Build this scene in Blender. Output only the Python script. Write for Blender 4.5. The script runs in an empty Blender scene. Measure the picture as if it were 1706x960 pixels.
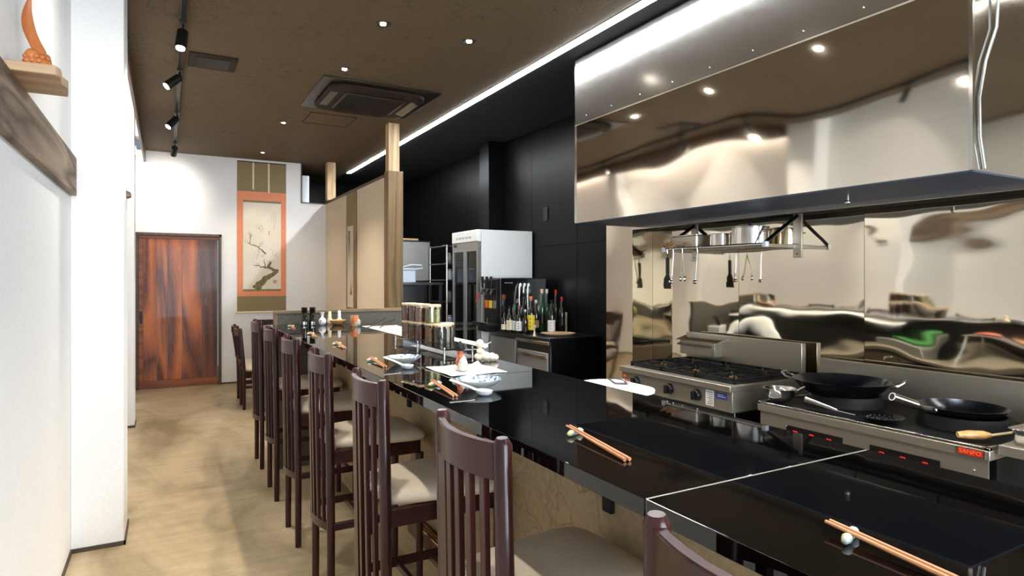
import bpy, bmesh, math, random
from mathutils import Vector, Matrix
random.seed(7)
SC = bpy.context.scene
COL = SC.collection
PI = math.pi

# ------------------------------------------------------------------ camera, world, light, exposure
YAW = 29.0
cam_d = bpy.data.cameras.new('camera'); cam = bpy.data.objects.new('camera', cam_d); COL.objects.link(cam)
cam.location = (0, 0, 1.45)
cam.rotation_euler = (math.radians(90), 0, -math.radians(YAW))
cam_d.sensor_width = 36; cam_d.lens = 36 * 1040 / 1706
cam_d.shift_y = -16 / 1706
cam_d.clip_start = 0.05
SC.camera = cam
SC.view_settings.view_transform = 'Standard'; SC.view_settings.look = 'None'
SC.view_settings.gamma = 1; SC.view_settings.use_curve_mapping = False
SC.view_settings.exposure = 0.82
SC.cycles.use_denoising = True
SC.cycles.max_bounces = 10; SC.cycles.glossy_bounces = 6; SC.cycles.transmission_bounces = 8
SC.cycles.sample_clamp_indirect = 4.0
SC.cycles.caustics_reflective = False; SC.cycles.caustics_refractive = False

w = bpy.data.worlds.new('world'); SC.world = w; w.use_nodes = True
bgn = w.node_tree.nodes['Background']
sky = w.node_tree.nodes.new('ShaderNodeTexSky'); sky.sky_type = 'HOSEK_WILKIE'; sky.turbidity = 5; sky.sun_direction = (0.2, 0.6, 0.75)
w.node_tree.links.new(sky.outputs[0], bgn.inputs[0]); bgn.inputs[1].default_value = 0.6

def area(name, loc, rot, sx, sy, power, color, spread=180):
    d = bpy.data.lights.new(name, 'AREA'); d.shape = 'RECTANGLE'; d.size = sx; d.size_y = sy
    d.energy = power; d.color = color; d.spread = math.radians(spread)
    o = bpy.data.objects.new(name, d); COL.objects.link(o); o.location = loc; o.rotation_euler = rot
    return o
# daylight coming in through the street window behind the camera
area('window_daylight', (1.3, -3.25, 1.35), (math.radians(90), 0, 0), 3.2, 2.3, 330, (0.82, 0.90, 1.0))
LED_E = 62.0; COVE_E = 30.0; SPOT_W = 56; DOWN_W = 72

# ------------------------------------------------------------------ materials
def mat(name, col=(.5,.5,.5), rough=.5, metal=0, spec=.5, coat=0, trans=0, ior=1.45, emit=None, es=0, alpha=1):
    m = bpy.data.materials.new(name); m.use_nodes = True
    p = m.node_tree.nodes['Principled BSDF']
    p.inputs['Base Color'].default_value = (*col, 1); p.inputs['Roughness'].default_value = rough
    p.inputs['Metallic'].default_value = metal; p.inputs['Specular IOR Level'].default_value = spec
    p.inputs['Coat Weight'].default_value = coat; p.inputs['Coat Roughness'].default_value = .05
    p.inputs['Transmission Weight'].default_value = trans; p.inputs['IOR'].default_value = ior
    if emit: p.inputs['Emission Color'].default_value = (*emit, 1); p.inputs['Emission Strength'].default_value = es
    return m
def N(m, t, **kw):
    n = m.node_tree.nodes.new(t)
    for k, v in kw.items():
        if k in n.inputs: n.inputs[k].default_value = v
        else: setattr(n, k, v)
    return n
def L(m, a, b): m.node_tree.links.new(a, b)
def P(m): return m.node_tree.nodes['Principled BSDF']
def coords(m, scale=(1,1,1), kind='Object', rot=(0,0,0)):
    tc = N(m, 'ShaderNodeTexCoord'); mp = N(m, 'ShaderNodeMapping')
    mp.inputs['Scale'].default_value = scale; mp.inputs['Rotation'].default_value = rot
    L(m, tc.outputs[kind], mp.inputs[0]); return mp.outputs[0]
def ramp(m, fac, stops):
    r = N(m, 'ShaderNodeValToRGB'); e = r.color_ramp.elements
    while len(e) < len(stops): e.new(.5)
    for i, (p, c) in enumerate(stops): e[i].position = p; e[i].color = (*c, 1)
    L(m, fac, r.inputs[0]); return r.outputs[0]
def bump(m, h, strength=.2, dist=.01):
    b = N(m, 'ShaderNodeBump'); b.inputs['Strength'].default_value = strength; b.inputs['Distance'].default_value = dist
    L(m, h, b.inputs['Height']); L(m, b.outputs[0], P(m).inputs['Normal']); return b
def noise(m, vec, scale, detail=3, rough=.5, dist=0):
    n = N(m, 'ShaderNodeTexNoise'); n.inputs['Scale'].default_value = scale; n.inputs['Detail'].default_value = detail
    n.inputs['Roughness'].default_value = rough; n.inputs['Distortion'].default_value = dist
    L(m, vec, n.inputs['Vector']); return n.outputs[0]
def noisy(name, c0, c1, scale, rough, stretch=(1,1,1), bstr=.1, bdist=.003, detail=4, lo=.35, hi=.65, dist=0, **kw):
    m = mat(name, c0, rough, **kw); v = coords(m, stretch); n = noise(m, v, scale, detail, .55, dist)
    L(m, ramp(m, n, [(lo, c0), (hi, c1)]), P(m).inputs['Base Color'])
    if bstr: bump(m, n, bstr, bdist)
    return m
def wood(name, c0, c1, axis='Z', scale=6, rough=.45, ring=1.0, coat=0, bstr=.15, rnd=False, lo=.25, hi=.75, spec=.5):
    m = mat(name, c0, rough, coat=coat, spec=spec)
    s = {'X': (.12,1,1), 'Y': (1,.12,1), 'Z': (1,1,.12)}[axis]
    v = coords(m, s)
    if rnd:
        oi = N(m, 'ShaderNodeObjectInfo'); mul = N(m, 'ShaderNodeVectorMath', operation='SCALE')
        cmb = N(m, 'ShaderNodeCombineXYZ')
        for i in range(3): L(m, oi.outputs['Random'], cmb.inputs[i])
        L(m, cmb.outputs[0], mul.inputs[0]); mul.inputs['Scale'].default_value = 7.3
        ad = N(m, 'ShaderNodeVectorMath', operation='ADD'); L(m, v, ad.inputs[0]); L(m, mul.outputs[0], ad.inputs[1]); v = ad.outputs[0]
    n1 = noise(m, v, scale * .5, 2, .5, .6)
    wv = N(m, 'ShaderNodeMath', operation='MULTIPLY'); L(m, n1, wv.inputs[0]); wv.inputs[1].default_value = 14 * ring
    fr = N(m, 'ShaderNodeMath', operation='PINGPONG'); L(m, wv.outputs[0], fr.inputs[0]); fr.inputs[1].default_value = 1
    n2 = noise(m, v, scale * 14, 4, .6)
    mx = N(m, 'ShaderNodeMath', operation='MULTIPLY_ADD'); L(m, fr.outputs[0], mx.inputs[0]); mx.inputs[1].default_value = .55
    h = N(m, 'ShaderNodeMath', operation='MULTIPLY'); L(m, n2, h.inputs[0]); h.inputs[1].default_value = .5; L(m, h.outputs[0], mx.inputs[2])
    c = ramp(m, mx.outputs[0], [(lo, c0), (hi, c1)])
    if rnd:
        hs = N(m, 'ShaderNodeHueSaturation'); L(m, c, hs.inputs['Color'])
        mr = N(m, 'ShaderNodeMapRange'); mr.inputs['To Min'].default_value = .5; mr.inputs['To Max'].default_value = 1.45
        L(m, oi.outputs['Random'], mr.inputs[0]); L(m, mr.outputs[0], hs.inputs['Value']); c = hs.outputs[0]
    L(m, c, P(m).inputs['Base Color'])
    if bstr: bump(m, mx.outputs[0], bstr, .002)
    return m
def crackle(name, base, dark, rough=.75, sc=9):
    m = mat(name, base, rough); v = coords(m)
    nz = N(m, 'ShaderNodeTexNoise'); nz.inputs['Scale'].default_value = 4; nz.inputs['Detail'].default_value = 4; L(m, v, nz.inputs['Vector'])
    mixv = N(m, 'ShaderNodeVectorMath', operation='MULTIPLY_ADD'); L(m, nz.outputs['Color'], mixv.inputs[0])
    mixv.inputs[1].default_value = (.35,.35,.35); L(m, v, mixv.inputs[2])
    vo = N(m, 'ShaderNodeTexVoronoi', feature='DISTANCE_TO_EDGE'); vo.inputs['Scale'].default_value = sc; L(m, mixv.outputs[0], vo.inputs['Vector'])
    n2 = noise(m, v, 2.2, 3); n3 = noise(m, v, 45, 3)
    f = N(m, 'ShaderNodeMapRange'); L(m, vo.outputs['Distance'], f.inputs[0]); f.inputs['From Max'].default_value = .035
    wr = N(m, 'ShaderNodeMapRange'); L(m, n2, wr.inputs[0]); wr.inputs['From Min'].default_value = .4; wr.inputs['From Max'].default_value = .62; wr.inputs['To Min'].default_value = .25
    mx = N(m, 'ShaderNodeMath', operation='MAXIMUM'); L(m, f.outputs[0], mx.inputs[0]); L(m, wr.outputs[0], mx.inputs[1])
    mid = tuple(.5*(a+b) for a, b in zip(base, dark))
    c1 = ramp(m, mx.outputs[0], [(0, dark), (.9, base)])
    mm = N(m, 'ShaderNodeMix', data_type='RGBA', blend_type='MULTIPLY'); mm.inputs[0].default_value = .5
    L(m, c1, mm.inputs[6]); L(m, ramp(m, n3, [(.3, (.6,.6,.6)), (.7, (1,1,1))]), mm.inputs[7])
    L(m, mm.outputs[2], P(m).inputs['Base Color']); bump(m, mx.outputs[0], .8, .002)
    return m
def steel(name, col, rough, wave=0, wscale=1.5, wstretch=(1,1,.5), grain=None, rnd=False):
    m = mat(name, col, rough, metal=1)
    v = coords(m, wstretch, 'Object'); last = None
    if wave:
        if rnd:
            oi = N(m, 'ShaderNodeObjectInfo'); ad = N(m, 'ShaderNodeVectorMath', operation='MULTIPLY_ADD')
            cmb = N(m, 'ShaderNodeCombineXYZ'); L(m, oi.outputs['Random'], cmb.inputs[0]); L(m, oi.outputs['Random'], cmb.inputs[1])
            L(m, cmb.outputs[0], ad.inputs[0]); ad.inputs[1].default_value = (9,9,9); L(m, v, ad.inputs[2]); v = ad.outputs[0]
        n = noise(m, v, wscale, 1.5, .45)
        last = bump(m, n, 1.0, wave)
    if grain:
        v2 = coords(m, grain); n2 = noise(m, v2, 60, 3, .6)
        L(m, ramp(m, n2, [(.3, tuple(c*.94 for c in col)), (.7, col)]), P(m).inputs['Base Color'])
        mr = N(m, 'ShaderNodeMapRange'); mr.inputs['To Min'].default_value = rough*.8; mr.inputs['To Max'].default_value = rough*1.3
        L(m, n2, mr.inputs[0]); L(m, mr.outputs[0], P(m).inputs['Roughness'])
    return m

M = {}
M['white'] = noisy('white_wallpaper', (.87,.86,.84), (.83,.82,.80), 60, .85, bstr=.12, bdist=.001)
M['beige'] = noisy('beige_wallcloth', (.82,.69,.52), (.78,.65,.48), 80, .85, bstr=.15, bdist=.001)
M['ceil'] = crackle('brown_crinkle_wallpaper', (.118,.078,.036), (.036,.022,.010), .7, 8)
M['panel'] = crackle('tan_crinkle_wallpaper', (.40,.29,.165), (.24,.165,.09), .65, 9)
M['lowwall'] = crackle('charcoal_crinkle_wallpaper', (.095,.088,.07), (.045,.042,.035), .7, 12)
M['black'] = noisy('black_satin_panel', (.003,.003,.0035), (.005,.005,.0055), 20, .36, bstr=.03, spec=.12)
M['blackmat'] = noisy('black_ceiling_paint', (.004,.004,.004), (.006,.006,.006), 30, .85, bstr=.05)
def floor_mat():
    m = mat('troweled_floor', (.5,.4,.27), .42); v = coords(m, (1.6,.75,1))
    n1 = noise(m, v, 1.1, 5, .6, .8); n2 = noise(m, coords(m, (.6,5,1)), 3, 5, .65); n3 = noise(m, v, 30, 4, .6)
    c = ramp(m, n1, [(.33, (.235,.175,.095)), (.5, (.40,.31,.185)), (.66, (.52,.41,.265))])
    mm = N(m, 'ShaderNodeMix', data_type='RGBA', blend_type='MULTIPLY'); mm.inputs[0].default_value = .55
    L(m, c, mm.inputs[6]); L(m, ramp(m, n2, [(.3, (.62,.62,.58)), (.6, (1,1,1))]), mm.inputs[7])
    m2 = N(m, 'ShaderNodeMix', data_type='RGBA', blend_type='MULTIPLY'); m2.inputs[0].default_value = .25
    L(m, mm.outputs[2], m2.inputs[6]); L(m, ramp(m, n3, [(.3, (.7,.7,.7)), (.65, (1,1,1))]), m2.inputs[7])
    L(m, m2.outputs[2], P(m).inputs['Base Color']); bump(m, n3, .05, .002); return m
M['floor'] = floor_mat()
M['tile'] = noisy('kitchen_floor', (.06,.055,.05), (.09,.08,.07), 8, .4)
M['base'] = noisy('dark_baseboard', (.045,.028,.018), (.07,.045,.03), 20, .5, bstr=0)
M['granite'] = mat('polished_black_granite', (.0012,.0012,.0014), .025, spec=.5)
def granite():
    m = M['granite']; v = coords(m); vo = N(m, 'ShaderNodeTexVoronoi'); vo.inputs['Scale'].default_value = 260; L(m, v, vo.inputs['Vector'])
    L(m, ramp(m, vo.outputs['Distance'], [(.0, (.05,.04,.025)), (.10, (.0012,.0012,.0014))]), P(m).inputs['Base Color'])
granite()
M['lacquer'] = wood('dark_lacquered_wood', (.018,.0045,.004), (.038,.010,.009), 'Z', 8, .28, coat=.15, bstr=.03, spec=.3)
M['seat'] = noisy('taupe_leather', (.66,.55,.42), (.61,.50,.38), 90, .42, bstr=.2, bdist=.001)
M['door'] = wood('cedar_planks', (.065,.013,.003), (.38,.10,.022), 'Z', 5, .42, coat=.08, ring=.8, bstr=.06, rnd=True)
M['doorrail'] = wood('cedar_rail', (.14,.03,.007), (.27,.075,.017), 'X', 6, .4, coat=.1)
M['frame'] = wood('dark_door_frame', (.055,.025,.012), (.10,.045,.02), 'Z', 7, .4)
M['post'] = wood('brown_timber_post', (.11,.063,.022), (.22,.135,.05), 'Z', 7, .5)
M['postlight'] = wood('pale_timber_post', (.38,.24,.12), (.60,.42,.23), 'Z', 6, .55)
M['beam'] = wood('weathered_beam', (.085,.055,.035), (.27,.19,.125), 'Y', 9, .7, ring=1.1, bstr=.5)
M['shelf'] = wood('pale_shelf_wood', (.42,.25,.13), (.58,.38,.22), 'X', 6, .55)
M['carve'] = wood('orange_carved_wood', (.42,.12,.028), (.62,.21,.06), 'Z', 5, .4, bstr=.2)
M['cap'] = wood('low_wall_cap_wood', (.12,.08,.04), (.2,.135,.07), 'X', 7, .5)
M['table'] = wood('brown_table_wood', (.30,.14,.06), (.46,.24,.11), 'Y', 5, .4, coat=.2)
M['hood'] = steel('hood_stainless', (.84,.77,.66), .055, wave=.022, wscale=1.2, wstretch=(1,.6,1.0), grain=(1,.06,6))
M['hoodtop'] = steel('hood_upper_stainless', (.76,.73,.68), .17, wave=.012, wscale=1.0, grain=(1,.06,6))
M['hoodside'] = steel('hood_side_stainless', (.62,.60,.57), .10, wave=.02, wscale=1.5)
M['hoodunder'] = mat('hood_underside_reflected_blue', (.05,.066,.10), .5, spec=.25)  # dull dark blue imitates the dim reflection in the steel underside
M['mirror'] = steel('mirror_stainless_wall', (.72,.65,.53), .045, wave=.018, wscale=1.3, wstretch=(1,1,1.6), rnd=True)
M['steel'] = mat('brushed_steel', (.47,.42,.34), .36, metal=.82)
bump(M['steel'], noise(M['steel'], coords(M['steel'], (1,.03,9)), 40, 2, .5), .05, .0006)
M['steelY'] = steel('polished_steel', (.72,.70,.67), .14)
M['darksteel'] = steel('dark_steel', (.10,.10,.105), .28)
M['iron'] = mat('black_cast_iron', (.004,.004,.004), .55, spec=.3)
M['wok'] = steel('blue_black_wok_steel', (.13,.14,.16), .24)
M['blackpl'] = mat('black_plastic', (.006,.006,.006), .35, spec=.35)
M['brass'] = mat('brass', (.75,.48,.16), .25, metal=1)
M['fridge'] = mat('white_enamel', (.80,.79,.76), .35)
M['greyal'] = mat('grey_aluminium', (.36,.35,.33), .35, metal=.7)
M['fgl'] = mat('fridge_interior', (.10,.12,.09), .5)
def glassm(name, tint=(1,1,1), rough=0.0, mixf=.12):
    m = bpy.data.materials.new(name); m.use_nodes = True; nt = m.node_tree; nt.nodes.remove(P(m))
    out = nt.nodes['Material Output']; tr = N(m, 'ShaderNodeBsdfTransparent'); tr.inputs[0].default_value = (*tint, 1)
    gl = N(m, 'ShaderNodeBsdfGlossy'); gl.inputs['Roughness'].default_value = .02 + rough
    fr = N(m, 'ShaderNodeFresnel'); fr.inputs[0].default_value = 1.5; ad = N(m, 'ShaderNodeMath', operation='ADD'); L(m, fr.outputs[0], ad.inputs[0]); ad.inputs[1].default_value = mixf * .3
    mx = N(m, 'ShaderNodeMixShader'); L(m, ad.outputs[0], mx.inputs[0]); L(m, tr.outputs[0], mx.inputs[1]); L(m, gl.outputs[0], mx.inputs[2]); L(m, mx.outputs[0], out.inputs[0]); return m
M['glass'] = glassm('clear_glass', (.93,.95,.93)); M['jarglass'] = glassm('clear_plastic_jar', (.90,.87,.84)); M['doorglass'] = glassm('cooler_door_glass', (.62,.68,.60))
M['winglass'] = glassm('window_glass', (.97,.98,.98))
M['board'] = mat('white_cutting_board', (.88,.90,.92), .35)
M['paper'] = noisy('white_paper', (.85,.84,.82), (.80,.79,.76), 25, .8, bstr=.05)
M['porc'] = mat('white_porcelain', (.78,.80,.84), .12, coat=.5)
def blueporc():
    m = mat('blue_patterned_porcelain', (.7,.75,.75), .12, coat=.5); v = coords(m); n = noise(m, v, 38, 4, .6, 1.2)
    L(m, ramp(m, n, [(.40, (.05,.08,.17)), (.47, (.22,.32,.42)), (.53, (.50,.55,.53)), (.75, (.56,.60,.57))]), P(m).inputs['Base Color']); return m
M['blueporc'] = blueporc()
M['celadon'] = mat('pale_grey_glaze', (.60,.64,.60), .15, coat=.4)
M['chop'] = wood('chopstick_wood', (.36,.15,.06), (.50,.235,.11), 'Y', 20, .4, bstr=0)
M['rest'] = noisy('glazed_leaf_rest', (.36,.46,.52), (.58,.54,.26), 25, .2, bstr=0, lo=.4, hi=.6)
M['cream'] = noisy('cream_glaze', (.80,.66,.45), (.86,.76,.58), 30, .35, bstr=.25, bdist=.004)
M['rust'] = noisy('rust_brown_glaze', (.30,.07,.03), (.45,.14,.06), 40, .4, bstr=.1)
M['greyglaze'] = noisy('grey_speckled_glaze', (.55,.52,.47), (.38,.36,.33), 60, .45, bstr=.1)
M['dark'] = mat('dark_brown_black', (.014,.009,.007), .3)
M['olive'] = noisy('olive_brocade', (.235,.175,.085), (.27,.205,.105), 120, .8, bstr=.2, bdist=.0006)
M['salmon'] = noisy('salmon_brocade', (.72,.25,.13), (.76,.29,.16), 90, .8, bstr=.2, bdist=.0006)
M['scrollpaper'] = noisy('painting_paper', (.76,.70,.58), (.72,.65,.52), 6, .85, bstr=0)
M['ink'] = noisy('brown_ink', (.10,.08,.045), (.26,.21,.11), 30, .9, bstr=0)
M['inklight'] = mat('faint_ink', (.36,.31,.22), .9)
M['red'] = mat('red_ink', (.60,.05,.03), .5); M['ivory'] = mat('ivory', (.75,.68,.52), .4)
M['redpl'] = mat('red_plastic', (.55,.02,.015), .35)
M['orange'] = mat('orange_label', (.85,.17,.04), .5); M['yellow'] = mat('yellow_label', (.85,.62,.04), .5)
M['blue'] = mat('blue_label', (.03,.05,.22), .4); M['green'] = mat('green_leaf', (.03,.22,.04), .5)
M['label'] = mat('cream_label', (.72,.62,.42), .6); M['wlabel'] = mat('white_label', (.75,.74,.72), .6)
M['btl'] = mat('dark_bottle_glass', (.012,.010,.007), .06, coat=.5)
M['btlg'] = mat('green_bottle_glass', (.015,.05,.02), .06, coat=.5)
M['bucket'] = mat('translucent_white_plastic', (.62,.70,.78), .4)
M['towel'] = noisy('white_towel', (.85,.85,.84), (.78,.78,.77), 60, .9, bstr=.4)
M['meat'] = noisy('red_meat', (.45,.08,.05), (.62,.22,.16), 12, .35, bstr=.1)
M['bambo'] = wood('bowl_wood', (.48,.22,.06), (.66,.36,.13), 'X', 12, .35, coat=.3, bstr=0)
M['lid'] = wood('bamboo_lid', (.62,.42,.24), (.76,.56,.36), 'X', 12, .5, bstr=0)
def herbs(name, a, b, sc=220):
    m = mat(name, a, .7); v = coords(m); vo = N(m, 'ShaderNodeTexVoronoi'); vo.inputs['Scale'].default_value = sc; L(m, v, vo.inputs['Vector'])
    L(m, ramp(m, vo.outputs['Color'], [(.15, a), (.85, b)]), P(m).inputs['Base Color']); bump(m, vo.outputs['Distance'], .8, .004); return m
M['h_green'] = herbs('dried_green_herbs', (.20,.22,.05), (.48,.50,.14)); M['h_red'] = herbs('dried_red_spice', (.16,.03,.015), (.34,.09,.05))
M['h_or'] = herbs('orange_spice', (.45,.20,.07), (.70,.42,.20)); M['h_tan'] = herbs('tan_spice', (.45,.22,.10), (.60,.34,.18), 90); M['h_dk'] = herbs('dark_leaves', (.02,.018,.01), (.07,.06,.03), 120)
M['led'] = mat('led_tube', (1,1,1), .5, emit=(.90,.95,1.0), es=LED_E)
M['cove'] = mat('cove_tube', (1,1,1), .5, emit=(1.0,.97,.90), es=COVE_E)
M['lens'] = mat('lamp_lens', (1,1,1), .5, emit=(1.0,.93,.82), es=25)

# ------------------------------------------------------------------ mesh helpers
class B:
    """collects shapes in one bmesh; build() links them as ONE object"""
    def __init__(s): s.bm = bmesh.new()
    def add(s, verts, faces):
        vs = [s.bm.verts.new(v) for v in verts]
        for f in faces:
            try: s.bm.faces.new([vs[i] for i in f])
            except ValueError: pass
        return s
    def box(s, x0, y0, z0, x1, y1, z1):
        x0, x1 = sorted((x0, x1)); y0, y1 = sorted((y0, y1)); z0, z1 = sorted((z0, z1))
        return s.add([(x0,y0,z0),(x1,y0,z0),(x1,y1,z0),(x0,y1,z0),(x0,y0,z1),(x1,y0,z1),(x1,y1,z1),(x0,y1,z1)],
                     [(0,3,2,1),(4,5,6,7),(0,1,5,4),(1,2,6,5),(2,3,7,6),(3,0,4,7)])
    def tube(s, pts, r, n=10, caps=True, ry=None):
        pts = [Vector(p) for p in pts]; k = len(pts); rs = r if isinstance(r, (list, tuple)) else [r]*k
        rings = []; prev = None
        for i, p in enumerate(pts):
            t = (pts[min(i+1,k-1)] - pts[max(i-1,0)]).normalized()
            if prev is None:
                a = Vector((0,0,1)) if abs(t.z) < .9 else Vector((1,0,0)); u = t.cross(a).normalized()
            else:
                u = (prev - t*prev.dot(t)); u = u.normalized() if u.length > 1e-6 else t.orthogonal().normalized()
            prev = u; v = t.cross(u).normalized(); q = ry if ry else 1
            rings.append([s.bm.verts.new(p + u*math.cos(2*PI*j/n)*rs[i] + v*math.sin(2*PI*j/n)*rs[i]*q) for j in range(n)])
        for a, b in zip(rings, rings[1:]):
            for j in range(n): s.bm.faces.new((a[j], a[(j+1)%n], b[(j+1)%n], b[j]))
        if caps: s.bm.faces.new(rings[0][::-1]); s.bm.faces.new(rings[-1])
        return s
    def lathe(s, prof, c=(0,0,0), n=24, sx=1, sy=1, lobes=0, lobe=0, caps=True):
        rings = []
        for r, z in prof:
            ring = []
            for j in range(n):
                a = 2*PI*j/n; rr = max(r, 1e-4) * (1 + lobe*math.cos(lobes*a))
                ring.append(s.bm.verts.new((c[0]+rr*math.cos(a)*sx, c[1]+rr*math.sin(a)*sy, c[2]+z)))
            rings.append(ring)
        for a, b in zip(rings, rings[1:]):
            for j in range(n): s.bm.faces.new((a[j], a[(j+1)%n], b[(j+1)%n], b[j]))
        if not caps: return s
        if prof[0][0] > 0: s.bm.faces.new(rings[0][::-1])
        if prof[-1][0] > 0: s.bm.faces.new(rings[-1])
        return s
    def prism(s, poly, axis, a, b):
        n = len(poly)
        def f(p, t): return {'x': (t,p[0],p[1]), 'y': (p[0],t,p[1]), 'z': (p[0],p[1],t)}[axis]
        vs = [f(p,a) for p in poly] + [f(p,b) for p in poly]
        return s.add(vs, [tuple(range(n))[::-1], tuple(range(n,2*n))] + [(i,(i+1)%n,n+(i+1)%n,n+i) for i in range(n)])
    def ball(s, c, rx, ry=None, rz=None, n=12, noise_=0):
        ry = ry or rx; rz = rz or rx
        k = bmesh.ops.create_uvsphere(s.bm, u_segments=n, v_segments=max(6,n*2//3), radius=1)
        for v in k['verts']:
            q = 1 + (random.uniform(-noise_, noise_) if noise_ else 0)
            v.co = Vector((c[0]+v.co.x*rx*q, c[1]+v.co.y*ry*q, c[2]+v.co.z*rz*q))
        return s
    def sheet(s, P_, thick=None):
        """grid of points rows x cols, with optional thickness downward along z"""
        R, Cc = len(P_), len(P_[0])
        g = [[s.bm.verts.new(p) for p in row] for row in P_]
        for i in range(R-1):
            for j in range(Cc-1): s.bm.faces.new((g[i][j], g[i][j+1], g[i+1][j+1], g[i+1][j]))
        return s
    def xf(s, mtx): bmesh.ops.transform(s.bm, matrix=mtx, verts=s.bm.verts); return s
    def build(s, name, m, parent=None, bevel=0, seg=2, smooth=40, sub=0, solid=0):
        bmesh.ops.recalc_face_normals(s.bm, faces=s.bm.faces)
        if parent is not None:
            off = Vector(parent.location)
            pp = parent.parent
            while pp is not None: off += Vector(pp.location); pp = pp.parent
            bmesh.ops.translate(s.bm, vec=-off, verts=s.bm.verts)
        if smooth:
            for f in s.bm.faces: f.smooth = True
            ang = math.radians(smooth)
            for e in s.bm.edges:
                e.smooth = not (len(e.link_faces) == 2 and e.calc_face_angle(0) > ang)
        me = bpy.data.meshes.new(name); s.bm.to_mesh(me); s.bm.free()
        me.materials.append(m if not isinstance(m, str) else M[m])
        o = bpy.data.objects.new(name, me); COL.objects.link(o)
        if parent is not None: o.parent = parent
        if solid: md = o.modifiers.new('solid', 'SOLIDIFY'); md.thickness = solid; md.offset = 0
        if bevel:
            md = o.modifiers.new('bevel', 'BEVEL'); md.width = bevel; md.segments = seg; md.limit_method = 'ANGLE'; md.angle_limit = math.radians(35)
        if sub: md = o.modifiers.new('sub', 'SUBSURF'); md.levels = sub; md.render_levels = sub
        return o
def tag(o, label, cat, group=None, kind=None):
    if label: o['label'] = label
    if cat: o['category'] = cat
    if group: o['group'] = group
    if kind: o['kind'] = kind
    return o
def thing(name, label, cat, loc=(0,0,0), rz=0, group=None):
    o = bpy.data.objects.new(name, None); COL.objects.link(o); o.location = loc; o.rotation_euler = (0,0,rz); o.empty_display_size = .1
    return tag(o, label, cat, group)
def struct(name, b, m, parent=None, **kw):
    o = b.build(name, m, parent, **kw)
    if parent is None: o['kind'] = 'structure'
    return o
def sempty(name, loc=(0,0,0)):
    o = bpy.data.objects.new(name, None); COL.objects.link(o); o.location = loc; o['kind'] = 'structure'; return o
def copy_tree(o, parent=None):
    c = o.copy(); COL.objects.link(c)
    if parent is not None: c.parent = parent
    for ch in list(o.children): copy_tree(ch, c)
    return c
def place(proto, first, loc, rz, label, group=None):
    o = proto if first else copy_tree(proto)
    o.location = loc; o.rotation_euler = (0,0,rz); o['label'] = label
    if group: o['group'] = group
    return o
def text_mesh(name, body, size, m, parent, loc, rot, ext=.0004):
    """lettering as flat geometry at world loc/rot (matrix), as a part"""
    cu = bpy.data.curves.new(name, 'FONT'); cu.body = body; cu.size = size; cu.extrude = ext; cu.align_x = 'CENTER'; cu.align_y = 'CENTER'; cu.resolution_u = 2
    t = bpy.data.objects.new(name + '_tmp', cu); COL.objects.link(t)
    bpy.context.view_layer.update()
    me = bpy.data.meshes.new_from_object(t.evaluated_get(bpy.context.evaluated_depsgraph_get()))
    COL.objects.unlink(t); bpy.data.objects.remove(t)
    me.name = name; me.materials.clear(); me.materials.append(M[m])
    o = bpy.data.objects.new(name, me); COL.objects.link(o); o.parent = parent
    off = Vector(parent.location); pp = parent.parent
    while pp is not None: off += Vector(pp.location); pp = pp.parent
    o.location = Vector(loc) - off; o.rotation_euler = rot; return o
FACE_NX = (PI/2, 0, -PI/2)   # text readable from the -x side
FACE_NY = (PI/2, 0, 0)       # text readable from the -y side

# ------------------------------------------------------------------ the room
CZ = 3.12; WX = 3.5; RX = 3.65; FY = 9.43; KY = 11.2; BY = -3.0; LX = -.44
struct('floor', B().box(-.7, BY-.2, -.1, 1.12, KY+.2, 0), 'floor', smooth=0)
struct('floor_kitchen', B().box(1.12, BY-.2, -.1, RX+.3, KY+.2, 0), 'tile', smooth=0)
struct('ceiling', B().box(-.24, BY-.2, CZ, 2.5, KY+.2, CZ+.1), 'ceil', smooth=0)
struct('ceiling_kitchen', B().box(2.5, BY-.2, CZ, RX+.3, KY+.2, CZ+.1), 'blackmat', smooth=0)
struct('ceiling_cove', B().box(-.7, BY-.2, CZ+.16, -.24, FY+.2, CZ+.26), 'white', smooth=0)
struct('trim_1', B().box(-.255, 4.36, 2.97, -.232, FY, CZ+.26), 'frame', bevel=.002)          # cove fascia
struct('wall_left', B().box(-.7, BY-.2, 0, LX, FY+.2, CZ+.26), 'white', smooth=0)
struct('wall_left_pier', B().box(LX, 4.0, 0, -.20, 4.35, CZ+.16), 'white', bevel=.004)
struct('wall_left_pier_far', B().box(LX, 7.09, 0, -.27, 7.36, CZ+.16), 'white', bevel=.004)
struct('baseboard_left', B().box(LX, BY, 0, LX+.008, 4.0, .022).box(LX, 3.992, 0, -.192, 4.0, .022).box(-.20, 3.992, 0, -.192, 4.35, .022)
       .box(LX, 4.35, 0, LX+.008, 7.09, .022).box(LX, 7.082, 0, -.262, 7.09, .022).box(-.27, 7.09, 0, -.262, 7.36, .022).box(LX, 7.36, 0, LX+.008, FY, .022), 'base', smooth=0)
DX0, DX1, DZ = -.345, .665, 2.05
far = B().box(LX, FY, DZ, DX1, FY+.14, CZ).box(DX1, FY, 0, 1.73, FY+.14, CZ).box(1.73, FY, 0, 2.15, FY+.14, 2.56).box(LX, FY, 0, DX0, FY+.14, DZ)
struct('wall_far', far, 'white', smooth=0)
struct('baseboard_far', B().box(DX1, FY-.008, 0, 2.07, FY, .02), 'base', smooth=0)
struct('trim_2', B().box(1.715, FY-.01, 2.545, 2.07, FY+.14, 2.56).box(1.715, FY-.01, 2.545, 1.73, FY+.14, CZ), 'frame', smooth=0)
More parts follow.
